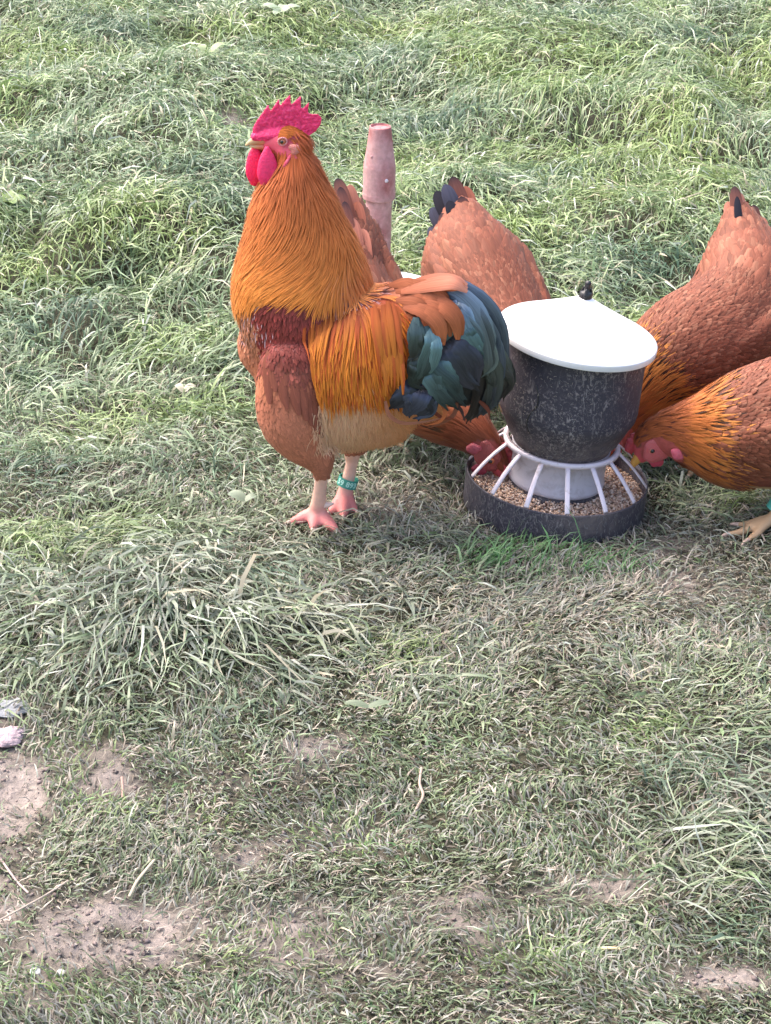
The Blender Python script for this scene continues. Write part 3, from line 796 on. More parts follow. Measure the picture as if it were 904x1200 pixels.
            for _ in range(3):
                L = 0.018 + 0.014 * random.random()
                if y0_ > 505: L *= .6
                if y0_ + L * 795 > 532 + 9 * random.random() ** 3: continue
                q, n2 = drape(bvh, p + np.array([random.gauss(0, .003) for _k in range(3)]), flow, L, 0.001, 0.012 * random.random() + 0.003, 4, 0.45)
                k = min(1, max(0, (x - 400) / 80)); c = srgb(250, 206, 172) * (1 - k) + srgb(240, 176, 124) * k
                coats['fluff'].add(q, n2, 0.0019, 'strand', jit(c * .92, .08), jit(c * 1.08, .08), 1, 1, 0.1, rid)
        elif y < 196 or x < 250: continue
        elif x > 500 and y < 470: continue
        else:
            if random.random() > 0.42: continue
            Lb = 0.034
            if y0_ + Lb * 795 > 553: Lb = max(.008, (553 - y0_) / 795)
            q, n2 = drape(bvh, p, flow, Lb, 0.001, 0.0045, 5, 0.2)
            k = min(1, max(0, (y - 415) / 60)); c = srgb(164, 94, 72) * (1 - k) + srgb(186, 116, 90) * k
            if x < 320 and y < 440: c = srgb(186, 116, 86)
            if y > 525: c = c * 0.85
            coats['breast_feathers'].add(q, n2, 0.012, 'oval', jit(c * 0.94, .09), jit(c * 1.06, .09), 1.03, 0.98, 0.25, rid)
    for k, ct in coats.items():
        m = {'shoulder_feathers': M_GLOSSF, 'fluff': M_FLUFF}.get(k, M_FEATHER)
        if ct.n: link_mesh(k, ct.mesh(k), m, root, kind='stuff')
    # --- long feathers given one by one
    def plume(name, ctrl, width, c0, c1, mat, edge=0.9, shaft=1.15, K=12, shape='oval', face=(0, -1, 0), cup=0.18, rag=0.0):
        pp = [P(a, b, Y0 + d) for a, b, d in ctrl]
        S = catmull([tuple(p) for p in pp], K); ct = Coat(0)
        pts = [Vector(s) for s in S]; nr = [Vector(face).normalized()] * K
        ct.add(pts, nr, width * 2, shape, np.array(c0), np.array(c1), edge, shaft, cup, random.random(), rag)
        o = link_mesh(name, ct.mesh(name), mat, root)
        return o
    # folded wing: overlapping flight feathers coming out from under the shoulder
    for row in range(4):
        for k in range(8):
            u = (k + .5 * (row % 2)) / 7.5
            if row > 1 and u < .2: continue
            tx = 331 + 54 * u - row * 1; ty = 450 + 50 * u - row * 13
            L = (.072, .058, .046, .034)[row]; rx, ry = tx - 10 - 6 * u, ty - L * 720
            hit = bvh.ray_cast(Vector((0, 0, CAM_H)), Vector(ray(rx, ry)).normalized())
            if hit[0] is None: continue
            wf = lambda p, u=u: flow(p) * .5 + Vector((.26 - .12 * u, 0, -1))
            q, n2 = drape(bvh, hit[0], wf, L * 1.28, 0.001 + .0006 * row, 0.0075 - .0010 * row - .001 * u, 12, 0.04)
            nb = Vector((0.05 * (u - .5) - .12, -1, .12)).normalized(); n2 = [(n_ * .5 + nb * .5).normalized() for n_ in n2]
            c = jit(srgb(138, 78, 62) if row < 3 else srgb(132, 70, 58), .04)
            ct = Coat(.85); ct.add(q, n2, .0170, 'round', c * .97, c * 1.05, .93, 1.04, .2, random.random())
            link_mesh('wing_feather', ct.mesh('wing_feather'), M_FEATHER, root)
    ct = Coat()
    for k in range(150):
        x = random.uniform(322, 378); y = random.uniform(378, 412)
        hit = bvh.ray_cast(Vector((0, 0, CAM_H)), Vector(ray(x, y)).normalized())
        if hit[0] is None: continue
        q, n2 = drape(bvh, hit[0], flow, 0.030, 0.0008, 0.0045 + .002 * (y - 375) / 33, 6, 0.12)
        c = srgb(118, 50, 46) * (1 - (y - 375) / 60) + srgb(126, 66, 54) * ((y - 375) / 60)
        ct.add(q, n2, 0.0085, 'oval', jit(c, .12), jit(c * (1.3 if random.random() < 0.06 else 1.04), .12), 0.94, 1.05, 0.25, random.random())
    link_mesh('wing_coverts', ct.mesh('wing_coverts'), M_FEATHER, root, kind='stuff')
    # tail: dark core, then curved feathers
    core = [PN(520, 370, Y0 - .02, 34, 22), PN(545, 400, Y0 - .03, 40, 24), PN(548, 435, Y0 - .03, 38, 22), PN(540, 462, Y0 - .03, 22, 14)]
    v, f, _ = tube(core, n=12, seg=16); cme = remesh(v, f, 0.004, 3); add_col(cme, np.ones((len(cme.vertices), 3)) * srgb(38, 40, 44))
    link_mesh('tail_core', cme, M_SKIN, root)
    teal, blue, blk, grn = srgb(112, 148, 154), srgb(136, 156, 180), srgb(60, 64, 76), srgb(110, 124, 118)
    T = []
    # (control points, width, base colour, tip colour)
    T.append(([(506, 334, -.03), (545, 338, -.045), (580, 372, -.05), (590, 418, -.05), (588, 432, -.05)], .026, blue, blk))
    T.append(([(505, 336, -.06), (540, 345, -.075), (566, 378, -.085), (574, 420, -.085), (570, 440, -.08)], .030, blue, grn))
    T.append(([(512, 340, -.05), (553, 362, -.07), (578, 400, -.07), (585, 438, -.065), (576, 470, -.06)], .030, blue, blk))
    T.append(([(530, 372, -.05), (566, 396, -.06), (588, 425, -.06), (594, 446, -.055), (584, 466, -.05)], .030, grn, srgb(70, 62, 66)))
    T.append(([(535, 390, -.05), (562, 410, -.07), (578, 436, -.07), (578, 462, -.06), (566, 484, -.055)], .030, grn, blk))
    T.append(([(530, 395, -.05), (552, 415, -.06), (565, 445, -.06), (562, 475, -.05), (548, 492, -.045)], .028, blk, srgb(64, 54, 54)))
    T.append(([(512, 345, -.08), (522, 365, -.092), (526, 385, -.095), (521, 400, -.092)], .022, teal, teal))
    T.append(([(505, 350, -.08), (512, 372, -.092), (518, 388, -.095), (524, 398, -.095)], .018, teal, blk))
    T.append(([(532, 352, -.075), (545, 368, -.09), (556, 392, -.095), (562, 410, -.09)], .024, blue, teal))
    T.append(([(530, 375, -.08), (545, 388, -.095), (556, 402, -.098), (560, 418, -.095)], .034, teal, teal * .8))
    T.append(([(525, 392, -.085), (540, 402, -.10), (554, 420, -.102), (560, 444, -.098)], .044, blk, srgb(72, 74, 92)))
    T.append(([(518, 398, -.085), (528, 415, -.104), (545, 440, -.105), (556, 455, -.10)], .038, blk * .9, srgb(66, 68, 84)))
    T.append(([(508, 405, -.085), (512, 428, -.108), (526, 452, -.11), (542, 470, -.10)], .040, teal * .9, srgb(58, 78, 84)))
    T.append(([(498, 415, -.085), (505, 440, -.11), (518, 460, -.11), (532, 474, -.10)], .036, teal, srgb(62, 76, 82)))
    T.append(([(488, 372, -.10), (490, 392, -.112), (488, 410, -.114), (484, 422, -.112)], .026, srgb(96, 118, 116), srgb(52, 52, 52)))
    T.append(([(500, 382, -.10), (503, 402, -.113), (500, 424, -.115), (490, 444, -.112)], .024, teal, srgb(60, 80, 78)))
    T.append(([(508, 386, -.10), (512, 405, -.116), (510, 422, -.118), (504, 438, -.115)], .018, teal * 1.1, teal))
    T.append(([(490, 410, -.095), (488, 425, -.109), (488, 440, -.11), (494, 450, -.108)], .030, srgb(70, 92, 92), srgb(44, 54, 54)))
    T.append(([(488, 445, -.085), (480, 458, -.105), (470, 470, -.106), (460, 478, -.10)], .030, srgb(66, 72, 92), srgb(70, 76, 96)))
    T.append(([(496, 448, -.085), (492, 462, -.108), (484, 474, -.11), (474, 486, -.10)], .038, srgb(62, 68, 88), srgb(72, 78, 98)))
    T.append(([(505, 450, -.08), (504, 465, -.102), (498, 478, -.104), (488, 486, -.10)], .034, srgb(58, 66, 84), srgb(70, 76, 96)))
    for ctrl, w, a, b in T:
        plume('tail_feather', ctrl, w / 2 * .92, np.array(a), np.array(b) * .8, M_TAIL, 0.85, 0.6, 24, 'oval', (random.uniform(-.35, .35), -1, 0.25), 0.28, .07)
        if w > .02:
            for _ in range(4):
                c3 = [(x_ + random.uniform(-8, 8) * (q_ > 0), y_ + random.uniform(-4, 9) * (q_ > 0), d - .002 + .008 * random.random()) for q_, (x_, y_, d) in enumerate(ctrl)]
                plume('tail_feather', c3, w / 3.8, jit(np.array(a) * random.choice((.55, .8, 1.1)), .15), jit(np.array(b) * random.choice((.5, .8, 1.0)), .2), M_TAIL, 0.8, 0.6, 20, 'lance', (random.uniform(-.4, .4), -1, 0.25), 0.28, .10)
    for ctrl, w, a, b in T[:14]:                     # the other side of the tail
        c2_ = [(x_ + random.uniform(-3, 2), y_ + random.uniform(-3, 2), -0.04 - (d + 0.04) * 0.9) for x_, y_, d in ctrl]
        plume('tail_feather', c2_, w / 2, a, b, M_TAIL, 0.8, 0.7, 12, 'oval', (0, 1, 0.25), 0.2)
    # brown ridge feathers over the tail root and curly brown tips below it
    for k in range(26):
        s = random.random(); u = random.random()
        x0 = 455 + 45 * s; y0 = 334 + 28 * u
        ctrl = [(x0, y0, -.05 - .04 * u), (x0 + 22, y0 - 3 + 8 * u, -.065 - .04 * u), (x0 + 38, y0 + 6 + 16 * u, -.07 - .04 * u), (x0 + 48 - 8 * u, y0 + 16 + 30 * u, -.07 - .035 * u)]
        if s > .7 and u < .3: ctrl = [(a, min(b, 334 + 4 * u), c) for a, b, c in ctrl]
        plume('saddle_plume', ctrl, .0085, jit(srgb(158, 88, 60)), jit(srgb(176, 100, 64), .12), M_FEATHER, 0.9, 1.1, 10, 'oval', (0, -1, .5))
    for k in range(3):
        plume('saddle_plume', [(470, 336 + 3 * k, -.03 - .02 * k), (505, 328 + 3 * k, -.04 - .02 * k), (532, 328 + 2 * k, -.05 - .02 * k), (548, 334 + 4 * k, -.05 - .02 * k)], .010, srgb(170, 96, 66), srgb(196, 130, 108), M_FEATHER, .9, 1.1, 10, 'oval', (0, -.8, .7))
    for k in range(16):                               # long orange strands falling over the flank
        x0 = 436 + 34 * random.random(); y0 = 352 + 30 * random.random(); dx = 6 + 12 * random.random()
        ctrl = [(x0, y0, -.088), (x0 + dx * .35, y0 + 30, -.106), (x0 + dx * .7, y0 + 58, -.112), (x0 + dx * .75, y0 + 84, -.106)]
        plume('saddle_plume', ctrl, .0048, jit(srgb(170, 84, 44)), jit(random.choice([srgb(222, 132, 52), srgb(196, 96, 46)]), .12), M_FEATHER, .9, 1.1, 10, 'lance', (0, -1, .2))
    for (pts_, c) in (([(452, 470, -.10), (456, 486, -.105), (472, 496, -.105), (500, 494, -.10), (525, 488, -.09)], srgb(150, 96, 72)),
                      ([(515, 470, -.09), (522, 482, -.095), (516, 494, -.095), (498, 499, -.09)], srgb(190, 104, 60)),
                      ([(536, 472, -.08), (532, 486, -.085), (518, 496, -.085), (500, 502, -.08)], srgb(140, 84, 60)),
                      ([(562, 470, -.06), (572, 480, -.06), (574, 492, -.06)], srgb(120, 64, 48)),
                      ([(528, 470, -.07), (540, 480, -.075), (545, 494, -.075)], srgb(80, 56, 52)),
                      ([(500, 470, -.085), (508, 482, -.09), (520, 490, -.09), (534, 490, -.085)], srgb(136, 66, 44))):
        plume('tail_curl', pts_, .0032, c * .8, c, M_FEATHER, .9, 1.1, 12, 'lance', (0, -1, .2))
    # --- head furniture
    HY = yw(330)
    comb = [(297, 163), (296, 157), (296.6, 150), (301, 141.7), (307.4, 133), (314.6, 122.5), (316.9, 131.5), (319.6, 127), (327.4, 115.5), (328, 125.5), (331.8, 119.6), (340.6, 110.5), (340.7, 123.9), (344.8, 119.8), (352.8, 112.5), (353, 128.2), (356.3, 126.2), (362.6, 119.4),
            (361, 132), (364.9, 133.8), (373, 134), (377.3, 138.5), (376, 146), (370.7, 153.2), (363.5, 158.4), (356, 160), (348, 157), (338, 158), (325, 161), (312, 164), (303, 166)]
    def slab(outline, Y, th):
        n = len(outline); a = [P(x, y, Y - th / 2) for x, y in outline]; b = [P(x, y, Y + th / 2) for x, y in outline]
        return a + b, [tuple(range(n)), tuple(range(2 * n - 1, n - 1, -1))] + [(i, i + n, (i + 1) % n + n, (i + 1) % n) for i in range(n)]
    v, f = slab(comb, HY, 0.0075); v2, f2, _ = tube([PN(300, 160, HY, 6, 7), PN(322, 158, HY, 9, 9), PN(345, 155, HY, 7, 8)], n=8, seg=12)
    V, F = join_parts([(v, f), (v2, f2)])
    cm = remesh(V, F, 0.0011, 2)
    vv = mesh_np(cm); nzc = np.array([mnoise.noise(Vector(p) * 300) + .6 * mnoise.noise(Vector(p) * 90) for p in vv])
    for q_, nz_ in zip(cm.vertices, nzc): q_.co.y += .0011 * nz_ * (1 if q_.co.y > HY else -1)
    cc = srgb(240, 52, 114) * (1 + 0.25 * nzc)[:, None] + srgb(90, 60, 70) * np.clip(nzc, 0, 1)[:, None]; add_col(cm, cc)
    link_mesh('comb', cm, M_FLESH, root)
    for (cx, cy, rx, ry, dY, c) in ((314, 198, 12.5, 24, -.014, srgb(240, 52, 112)), (300, 195, 12, 23, .004, srgb(255, 32, 96))):
        nd = [PN(cx - 1, cy - ry, HY + dY, 3.5, 3), PN(cx - 0.5, cy - ry * .55, HY + dY - .002, rx * .75, 4.2), PN(cx, cy, HY + dY - .003, rx, 5.2), PN(cx - 0.5, cy + ry * .5, HY + dY - .003, rx * .92, 5), PN(cx - 2, cy + ry * .88, HY + dY - .001, rx * .45, 3)]
        v, f, _ = tube(nd, n=14, seg=20); wm = remesh(v, f, 0.0014, 2); vv = mesh_np(wm)
        nzc = np.array([mnoise.noise(Vector(p) * 260) for p in vv]); add_col(wm, c * (1 + .18 * nzc)[:, None]); link_mesh('wattle', wm, M_FLESH, root)
    for sd in (-1, 1):
        nd = [PN(341, 172, HY + sd * .0175, 4, 3), PN(347, 175, HY + sd * .0185, 6.5, 3), PN(344, 179, HY + sd * .018, 4, 3)]
        v, f, _ = tube(nd, n=12, seg=12); em = remesh(v, f, 0.0012, 2); add_col(em, np.ones((len(em.vertices), 3)) * srgb(222, 138, 128)); link_mesh('earlobe', em, M_FLESH, root)
        v, f, _ = tube([PN(341, 182, HY + sd * .0205, 1.6, 2), PN(336, 191, HY + sd * .024, 2.6, 2.5), PN(330, 199, HY + sd * .024, 2, 2)], n=10, seg=10); em = remesh(v, f, 0.0012, 1); add_col(em, np.ones((len(em.vertices), 3)) * srgb(224, 84, 112)); link_mesh('face_fold', em, M_FLESH, root)
        e = P(331.3, 165.8, HY + sd * .0150); eye(e, .0052, sd, root)
        nd = []
        ring = [P(331.3 + 5.2 * math.cos(a), 165.8 + 4.3 * math.sin(a), HY + sd * .0178) for a in np.linspace(0, 2 * math.pi, 13)]
        v, f, _ = tube([(*p, .0013, .0013) for p in ring], n=30, seg=8, caps=False); em = mesh_py('eyelid', v, f); add_col(em, np.ones((len(v), 3)) * srgb(224, 146, 150)); link_mesh('eyelid', em, M_FLESH, root)
    for nm, nd in (('upper_beak', [PN(309, 164, HY, 7, 6.5), PN(301, 164.5, HY, 5.6, 5), PN(294, 166.5, HY, 3.6, 3.2), PN(288.5, 170, HY, 1.2, 1.1)]),
                   ('lower_beak', [PN(309, 171, HY, 4.5, 5), PN(301, 171.5, HY, 3, 3.4), PN(294, 171.6, HY, 1.4, 1.6)])):
        v, f, _ = tube(nd, n=14, seg=14); bm = mesh_py(nm, v, f); vv = np.array([tuple(q) for q in v])
        bx, by = proj(vv[:, 0], vv[:, 1], vv[:, 2]); k = np.clip((bx - 290) / 14, 0, 1)[:, None]
        add_col(bm, srgb(222, 196, 150) * (1 - k) + srgb(206, 132, 100) * k); link_mesh(nm, bm, M_BEAK, root)
    ct = Coat()
    for k in range(420):
        t = random.random(); x = 326 + 32 * t; y = 157 - 8 * math.sin(math.pi * min(1, t * 1.1)) + random.uniform(-4, 5) + 10 * max(0, t - .7)
        hit = bvh.ray_cast(Vector((0, 0, CAM_H)), Vector(ray(x, y)).normalized())
        if hit[0] is None: continue
        for sgn in (1, -1):
            h = Vector(hit[0]); h.y = HY + (h.y - HY) * sgn
            q, n2 = drape(bvh, h, lambda p: Vector((1, 0, -.35 - .8 * t)), .013, .0008, .004, 6, .2)
            ct.add(q, n2, .0022, 'lance', jit(srgb(196, 104, 44), .15), jit(srgb(206, 112, 50), .15), 1, 1, .2, random.random())
    link_mesh('brow_feathers', ct.mesh('brow_feathers'), M_FEATHER, root, kind='stuff')
    claws(claws1 + claws2, root, None)
    # spur on the near shank
    s0 = hk_n.lerp(an_n, .78); v, f, _ = tube([(s0.x, s0.y, s0.z, .0065, .0065), (s0.x + .012, s0.y - .004, s0.z + .001, .005, .005), (s0.x + .021, s0.y - .006, s0.z + .004, .002, .002)], depth=(0, 0, 1), n=8, seg=10)
    sm = mesh_py('spur', v, f); add_col(sm, np.ones((len(v), 3)) * srgb(236, 206, 192)); link_mesh('spur', sm, M_BEAK, root)
    bp = hk_f.lerp(an_f, .62); leg_band(bp, Vector((-0.32, -0.12, -1)) * -1, .0150, root, '59 893')
    return root
build_rooster()

# ================================================================== HENS
def build_hen(name_label, spine, yaws, seed, beak_dir, head_i, tail_black, leg_at, streaks, base_xy, rich=True, band=None, tone=1.0, face_visible=True):
    random.seed(seed)
    root = empty('hen', (base_xy[0], base_xy[1], 0), name_label, 'hen', 'chickens around the feeder')
    nodes = [PN(px, py, Y, ra, rb) for px, py, Y, ra, rb in spine]      # head first, tail last
    fwd = Vector(nodes[0][:3]) - Vector(nodes[-3][:3]); fwd.z = 0; fwd.normalize()
    side = Vector((-fwd.y, fwd.x, 0))
    t1 = tube(nodes, depth=tuple(side), n=60, seg=26)
    shell = [t1[:2]]
    C = t1[2]
    ctr = []
    for s, (hx, hy, ax, ay, yaw) in enumerate(leg_at):
        ank = Vector((ax, ay, float(terrain(ax, ay)) + .02)); hock = Vector((hx, hy, .10)); hip = Vector((hx, hy, .15))
        l, c = leg_tubes(hip, hock, ank, yaw, r=.0075, toe_len=.055); shell += l; ctr += c
        th = [(hx, hy, .19, .035, .035), (hx, hy, .145, .028, .028), (hx, hy, .112, .014, .014)]
        shell.append(tube(th, n=8, seg=14)[:2])
    # folded wings lie along both flanks
    wing_c = []
    for s_ in (-1, 1):
        wn_ = []
        for fi, ra_, rb_ in ((.40, .022, .010), (.50, .038, .013), (.60, .040, .013), (.70, .030, .011), (.80, .014, .007)):
            q_ = int(fi * 59); rbb = catmull(nodes, 60)[q_][4]; c_ = Vector(C[q_]) + side * s_ * (rbb * .93) + Vector((0, 0, .008))
            wn_.append((*c_, ra_, rb_))
        shell.append(tube(wn_, depth=tuple(side), n=16, seg=16)[:2]); wing_c.append(wn_)
    V, F = join_parts(shell); me = remesh(V, F, .0042, 4)
    v = mesh_np(me).astype(float)
    # position along the spine for every vertex
    def along(pts):
        d = ((pts[:, None, :] - C[None, :, :]) ** 2).sum(-1); i = d.argmin(1); return i / (len(C) - 1.0)
    tv = np.concatenate([along(v[i:i + 20000]) for i in range(0, len(v), 20000)])
    col = np.ones((len(v), 3)) * srgb(126, 70, 58); col[tv < 0.075] = srgb(214, 92, 96)
    leg = v[:, 2] < .070; 
    if nodes[0][2] > .098 or True: 
        leg &= np.min([np.hypot(v[:, 0] - a[2], v[:, 1] - a[3]) for a in leg_at], axis=0) < .075
    col[leg] = srgb(196, 160, 124)
    bdv = np.array(Vector(beak_dir).normalized()); sdv = np.cross(bdv, (0, 0, 1)); sdv /= np.linalg.norm(sdv); crv = np.cross(sdv, bdv); crv = crv if crv[2] > 0 else -crv
    hf = np.array(nodes[head_i][:3]) - bdv * .010 - crv * .008; rl = v - hf; rl -= (rl @ sdv)[:, None] * sdv
    nf = np.array([mnoise.noise(Vector(q) * 180) for q in v]); fm_ = np.linalg.norm(rl, axis=1) < .027 + .004 * nf
    col[fm_] = (srgb(186, 92, 84) * (1 + .25 * nf)[:, None])[fm_] * tone ** 3
    add_col(me, col); link_mesh('body', me, M_SKIN, root)
    bvh = bvh_of(me)
    T = np.gradient(C, axis=0); T /= np.linalg.norm(T, axis=1)[:, None]
    def idx_of(p): return int(((C - np.array(p)) ** 2).sum(1).argmin())
    def flow(p):
        i = idx_of(p); a = T[i]; return Vector(a) + Vector((0, 0, -0.12))
    bd = Vector(beak_dir).normalized(); sd_h = bd.cross(Vector((0, 0, 1))).normalized(); cr_h = sd_h.cross(bd)
    if cr_h.z < 0: cr_h = -cr_h
    hface = Vector(nodes[head_i][:3]) - bd * .010 - cr_h * .008
    pts, nn = sample_surface(me, 12000, seed)
    ct_b, ct_n, ct_f = Coat(.55), Coat(), Coat()
    lens = np.concatenate([[0], np.cumsum(np.linalg.norm(np.diff(C, axis=0), axis=1))]); 
    body = srgb(120, 69, 51) * tone; pale = srgb(176, 122, 96) * tone; gold = srgb(198, 128, 64) * tone; headc = srgb(176, 92, 56) * tone
    if tone < .9: gold = srgb(160, 92, 60) * tone; headc = srgb(140, 72, 52) * tone
    n0, n1 = streaks       # metres from the beak end: where the neck turns to body
    for k, p in enumerate(pts):
        if p[2] < .10 and np.min([math.hypot(p[0] - a[2], p[1] - a[3]) for a in leg_at]) < .07: continue
        i = idx_of(p); s = lens[i]; rid = random.random()
        if s > n0: s = max(n0 + .001, s + random.gauss(0, .010))
        if s < .010: continue
        rel = Vector(p) - hface; rel -= sd_h * rel.dot(sd_h)
        if rel.length < .0255: continue
        under = nn[k][2] < -0.35
        if s < n0:
            L = .014 + .020 * min(1, s / n0); u = min(1, s / n0)
            c = headc * (1 - u) + (srgb(172, 96, 54) if tone > .9 else srgb(146, 80, 54)) * tone * u
            q, n2 = drape(bvh, p, flow, L, .0008, .0035, 6, .12)
            ct_n.add(q, n2, .0042, 'lance', jit(c * .9, .12), jit(c * 1.08, .12), .9, 1.1, .2, rid)
        elif s < n1:
            u = (s - n0) / (n1 - n0)
            q, n2 = drape(bvh, p, flow, .045, .001, .0065, 6, .1)
            c = (srgb(180, 102, 50) if tone > .9 else srgb(150, 84, 54)) * tone * (1 - u) + gold * u
            if random.random() < .17 and .1 < u and not under: 
                ct_n.add(q, n2, .0058, 'lance', srgb(120, 74, 44), srgb(38, 30, 30), .95, 1.0, .2, rid)
            else: ct_n.add(q, n2, .0062, 'lance', jit(c * .85, .12), jit(c * 1.08, .1), .95, 1.05, .2, rid)
        else:
            frac = (s - n1) / (lens[-1] - n1)
            if random.random() > .95: continue
            if frac > .985: continue
            c = body * (1 - .0 * frac)
            if frac > .5: c = c * .6 + srgb(134, 82, 64) * tone * .4
            big = frac > .5 and not under
            if big and random.random() < .35: continue
            q, n2 = drape(bvh, p, flow, (.034 + .016 * frac) * (1.15 if big else 1), .001, .0068 + (.006 * random.random() if big else 0), 5, .24)
            lowf = .88 + .26 * (mnoise.noise(Vector(p) * 22) * .5 + .5); c = c * lowf * random.choice((.84, .96, 1.0, 1.08))
            tip = c * .6 + pale * .4 if random.random() < .16 else c * 1.06
            if under: tip = c
            ct_b.add(q, n2, .0125 + (.007 if big else 0), 'round' if big else 'oval', jit(c * (.78 if big else .88), .10), jit(tip * (1.1 if big else 1), .12), 1.16, .92, .3, rid)
            if frac > .55 and nn[k][2] < .2 and random.random() < .5:
                q, n2 = drape(bvh, p, flow, .03, .002, .011, 6, .4)
                ct_f.add(q, n2, .003, 'strand', jit(c), jit(c * 1.2), 1, 1, .1, rid)
    link_mesh('body_feathers', ct_b.mesh('body_feathers'), M_FEATHER, root, kind='stuff')
    link_mesh('neck_feathers', ct_n.mesh('neck_feathers'), M_FEATHER, root, kind='stuff')
    if ct_f.n: link_mesh('fluff', ct_f.mesh('fluff'), M_FLUFF, root, kind='stuff')
    # flight feathers showing at the lower edge of each wing
    for wn_ in wing_c:
        for k in range(7):
            t_ = .15 + .1 * k; a = catmull(wn_, 21)[int(t_ * 20)]; p = Vector(a[:3]) - Vector((0, 0, a[3] * (.75 - .12 * (k % 3))))
            q, n2 = drape(bvh, p, flow, .07, .004, .009, 9, .05)
            c = jit(body * .92, .08); ct = Coat(.5); ct.add(q, n2, .017, 'round', c * .8, c * 1.15, 1.2, .85, .25, random.random())
            link_mesh('wing_feather', ct.mesh('wing_feather'), M_FEATHER, root)
    # tail: separate feathers measured one by one (root, tip, depth, half width in photo pixels)
    for (x0, y0, x1, y1, Yt, wpx, c0, c1) in tail_black:
        a = P(x0 + (x0 - x1) * .25, y0 + (y0 - y1) * .25, Yt - .058); b = P(x1, y1, Yt - .020); bow = Vector((random.uniform(-.002, .002), -.008, .002))
        pts_ = [a.lerp(b, t) + bow * math.sin(math.pi * t) for t in (0, .2, .4, .6, .75, .86, .93, .975, 1.0)]
        nr = [Vector((random.uniform(-.25, .25), -1, .3)).normalized()] * 9
        ct = Coat(.3); ct.add(pts_, nr, wpx * 1.9 * mpp(a), 'quill9', c0, c1, 1.0 if c1[0] > .1 else .85, .9, .3, random.random())
        link_mesh('tail_feather', ct.mesh('tail_feather'), M_FEATHER, root)
    # head furniture
    h = Vector(nodes[head_i][:3]); bd = Vector(beak_dir).normalized(); sd = bd.cross(Vector((0, 0, 1))).normalized()
    if sd.y > 0: sd = -sd                       # sd looks to the camera side
    upv = sd.cross(bd).normalized()
    if upv.z < 0 and abs(bd.z) < .9: upv = -upv
    crown = -upv if False else upv
    hr = nodes[head_i][4]; h = h + sd * 0
    b0 = h + bd * .012
    def skin(pt, s_, fall):
        """how far the head's skin lies from its mid-plane at that place"""
        r_ = bvh.ray_cast(pt + sd * s_ * .12, sd * -s_)
        return (r_[0] - pt).dot(sd * s_) if r_[0] is not None and (r_[0] - pt).dot(sd * s_) > 0 else fall
    v1, f1, _ = tube([(*(b0), .0100, .0085), (*(b0 + bd * .014), .0078, .0066), (*(b0 + bd * .024), .0052, .0046), (*(b0 + bd * .033 - crown * .002), .0014, .0014)], depth=tuple(sd), n=10, seg=12)
    bm = mesh_py('beak', v1, f1); add_col(bm, np.ones((len(v1), 3)) * srgb(214, 156, 74)); link_mesh('beak', bm, M_BEAK, root)
    # comb: five low points
    prof = []; 
    for k in range(23):
        t = k / 22; a = h + bd * (.024 - .046 * t) + crown * (.020 + .001)
        hgt = .004 + .009 * math.sin(math.pi * min(1, t * 1.1)) * (.55 + .45 * abs(math.sin(t * math.pi * 4.5)))
        prof.append((a, a + crown * hgt))
    Vv = []; 
    for s_ in (-1, 1):
        for a, b in prof: Vv += [a - crown * .008 + sd * .0022 * s_, b + sd * .0016 * s_]
    n = len(prof); Ff = []
    for k in range(n - 1):
        o = 2 * k; m_ = 2 * n
        Ff += [(o, o + 1, o + 3, o + 2), (m_ + o, m_ + o + 2, m_ + o + 3, m_ + o + 1), (o + 1, m_ + o + 1, m_ + o + 3, o + 3), (o, o + 2, m_ + o + 2, m_ + o)]
    Ff += [(0, 2 * n, 2 * n + 1, 1), (2 * n - 2, 2 * n - 1, 4 * n - 1, 4 * n - 2)]
    cm = mesh_py('comb', Vv, Ff); add_col(cm, np.ones((len(Vv), 3)) * srgb(196, 76, 84) * tone ** 3); link_mesh('comb', cm, M_FLESH, root)
    for s_ in (1, -1):
        o_ = sd * s_
        # bare face patch, wattle, earlobe, eye
        fp = h - bd * .008 - crown * .004; fp = fp + o_ * (skin(fp, s_, hr) - .0018)
        v1, f1, _ = tube([(*(fp - bd * .024), .010, .004), (*(fp), .022, .0055), (*(fp + bd * .018 - o_ * .004), .012, .006)], depth=tuple(sd), n=10, seg=14)
        fm = remesh(v1, f1, .0016, 2); add_col(fm, np.ones((len(fm.vertices), 3)) * srgb(206, 104, 104) * tone ** 3); link_mesh('face_skin', fm, M_FLESH, root)
        wp_ = h - crown * .014 + bd * .014; wp_ = wp_ + o_ * (skin(wp_, s_, hr * .7) + .001)
        v1, f1, _ = tube([(*(wp_), .006, .003), (*(wp_ - crown * .009 - bd * .002), .011, .004), (*(wp_ - crown * .019 - bd * .003), .006, .003)], depth=tuple(sd), n=10, seg=14)
        fm = remesh(v1, f1, .0014, 2); add_col(fm, np.ones((len(fm.vertices), 3)) * srgb(214, 84, 104) * tone ** 3); link_mesh('wattle', fm, M_FLESH, root)
        ep = h - bd * .026 - crown * .019; ep = ep + o_ * (skin(ep, s_, hr) + .002)
        v1, f1, _ = tube([(*(ep + crown * .008), .005, .004), (*ep, .010, .005), (*(ep - crown * .009), .006, .004)], depth=tuple(sd), n=8, seg=12)
        fm = remesh(v1, f1, .0014, 2); add_col(fm, np.ones((len(fm.vertices), 3)) * srgb(222, 108, 124) * tone ** 3); link_mesh('earlobe', fm, M_FLESH, root)
        ec = h + crown * .003 - bd * .004; ec = ec + o_ * (skin(ec, s_, hr) + .0025)
        em = mesh_py('eye', *ball(ec, .0054)); e = link_mesh('eye', em, M_EYE, root)
        pm = mesh_py('pupil', *ball(ec + o_ * .0030, .0035)); p_ = link_mesh('pupil', pm, M_PUPIL, None); p_.parent = e
    claws(ctr, root, None)
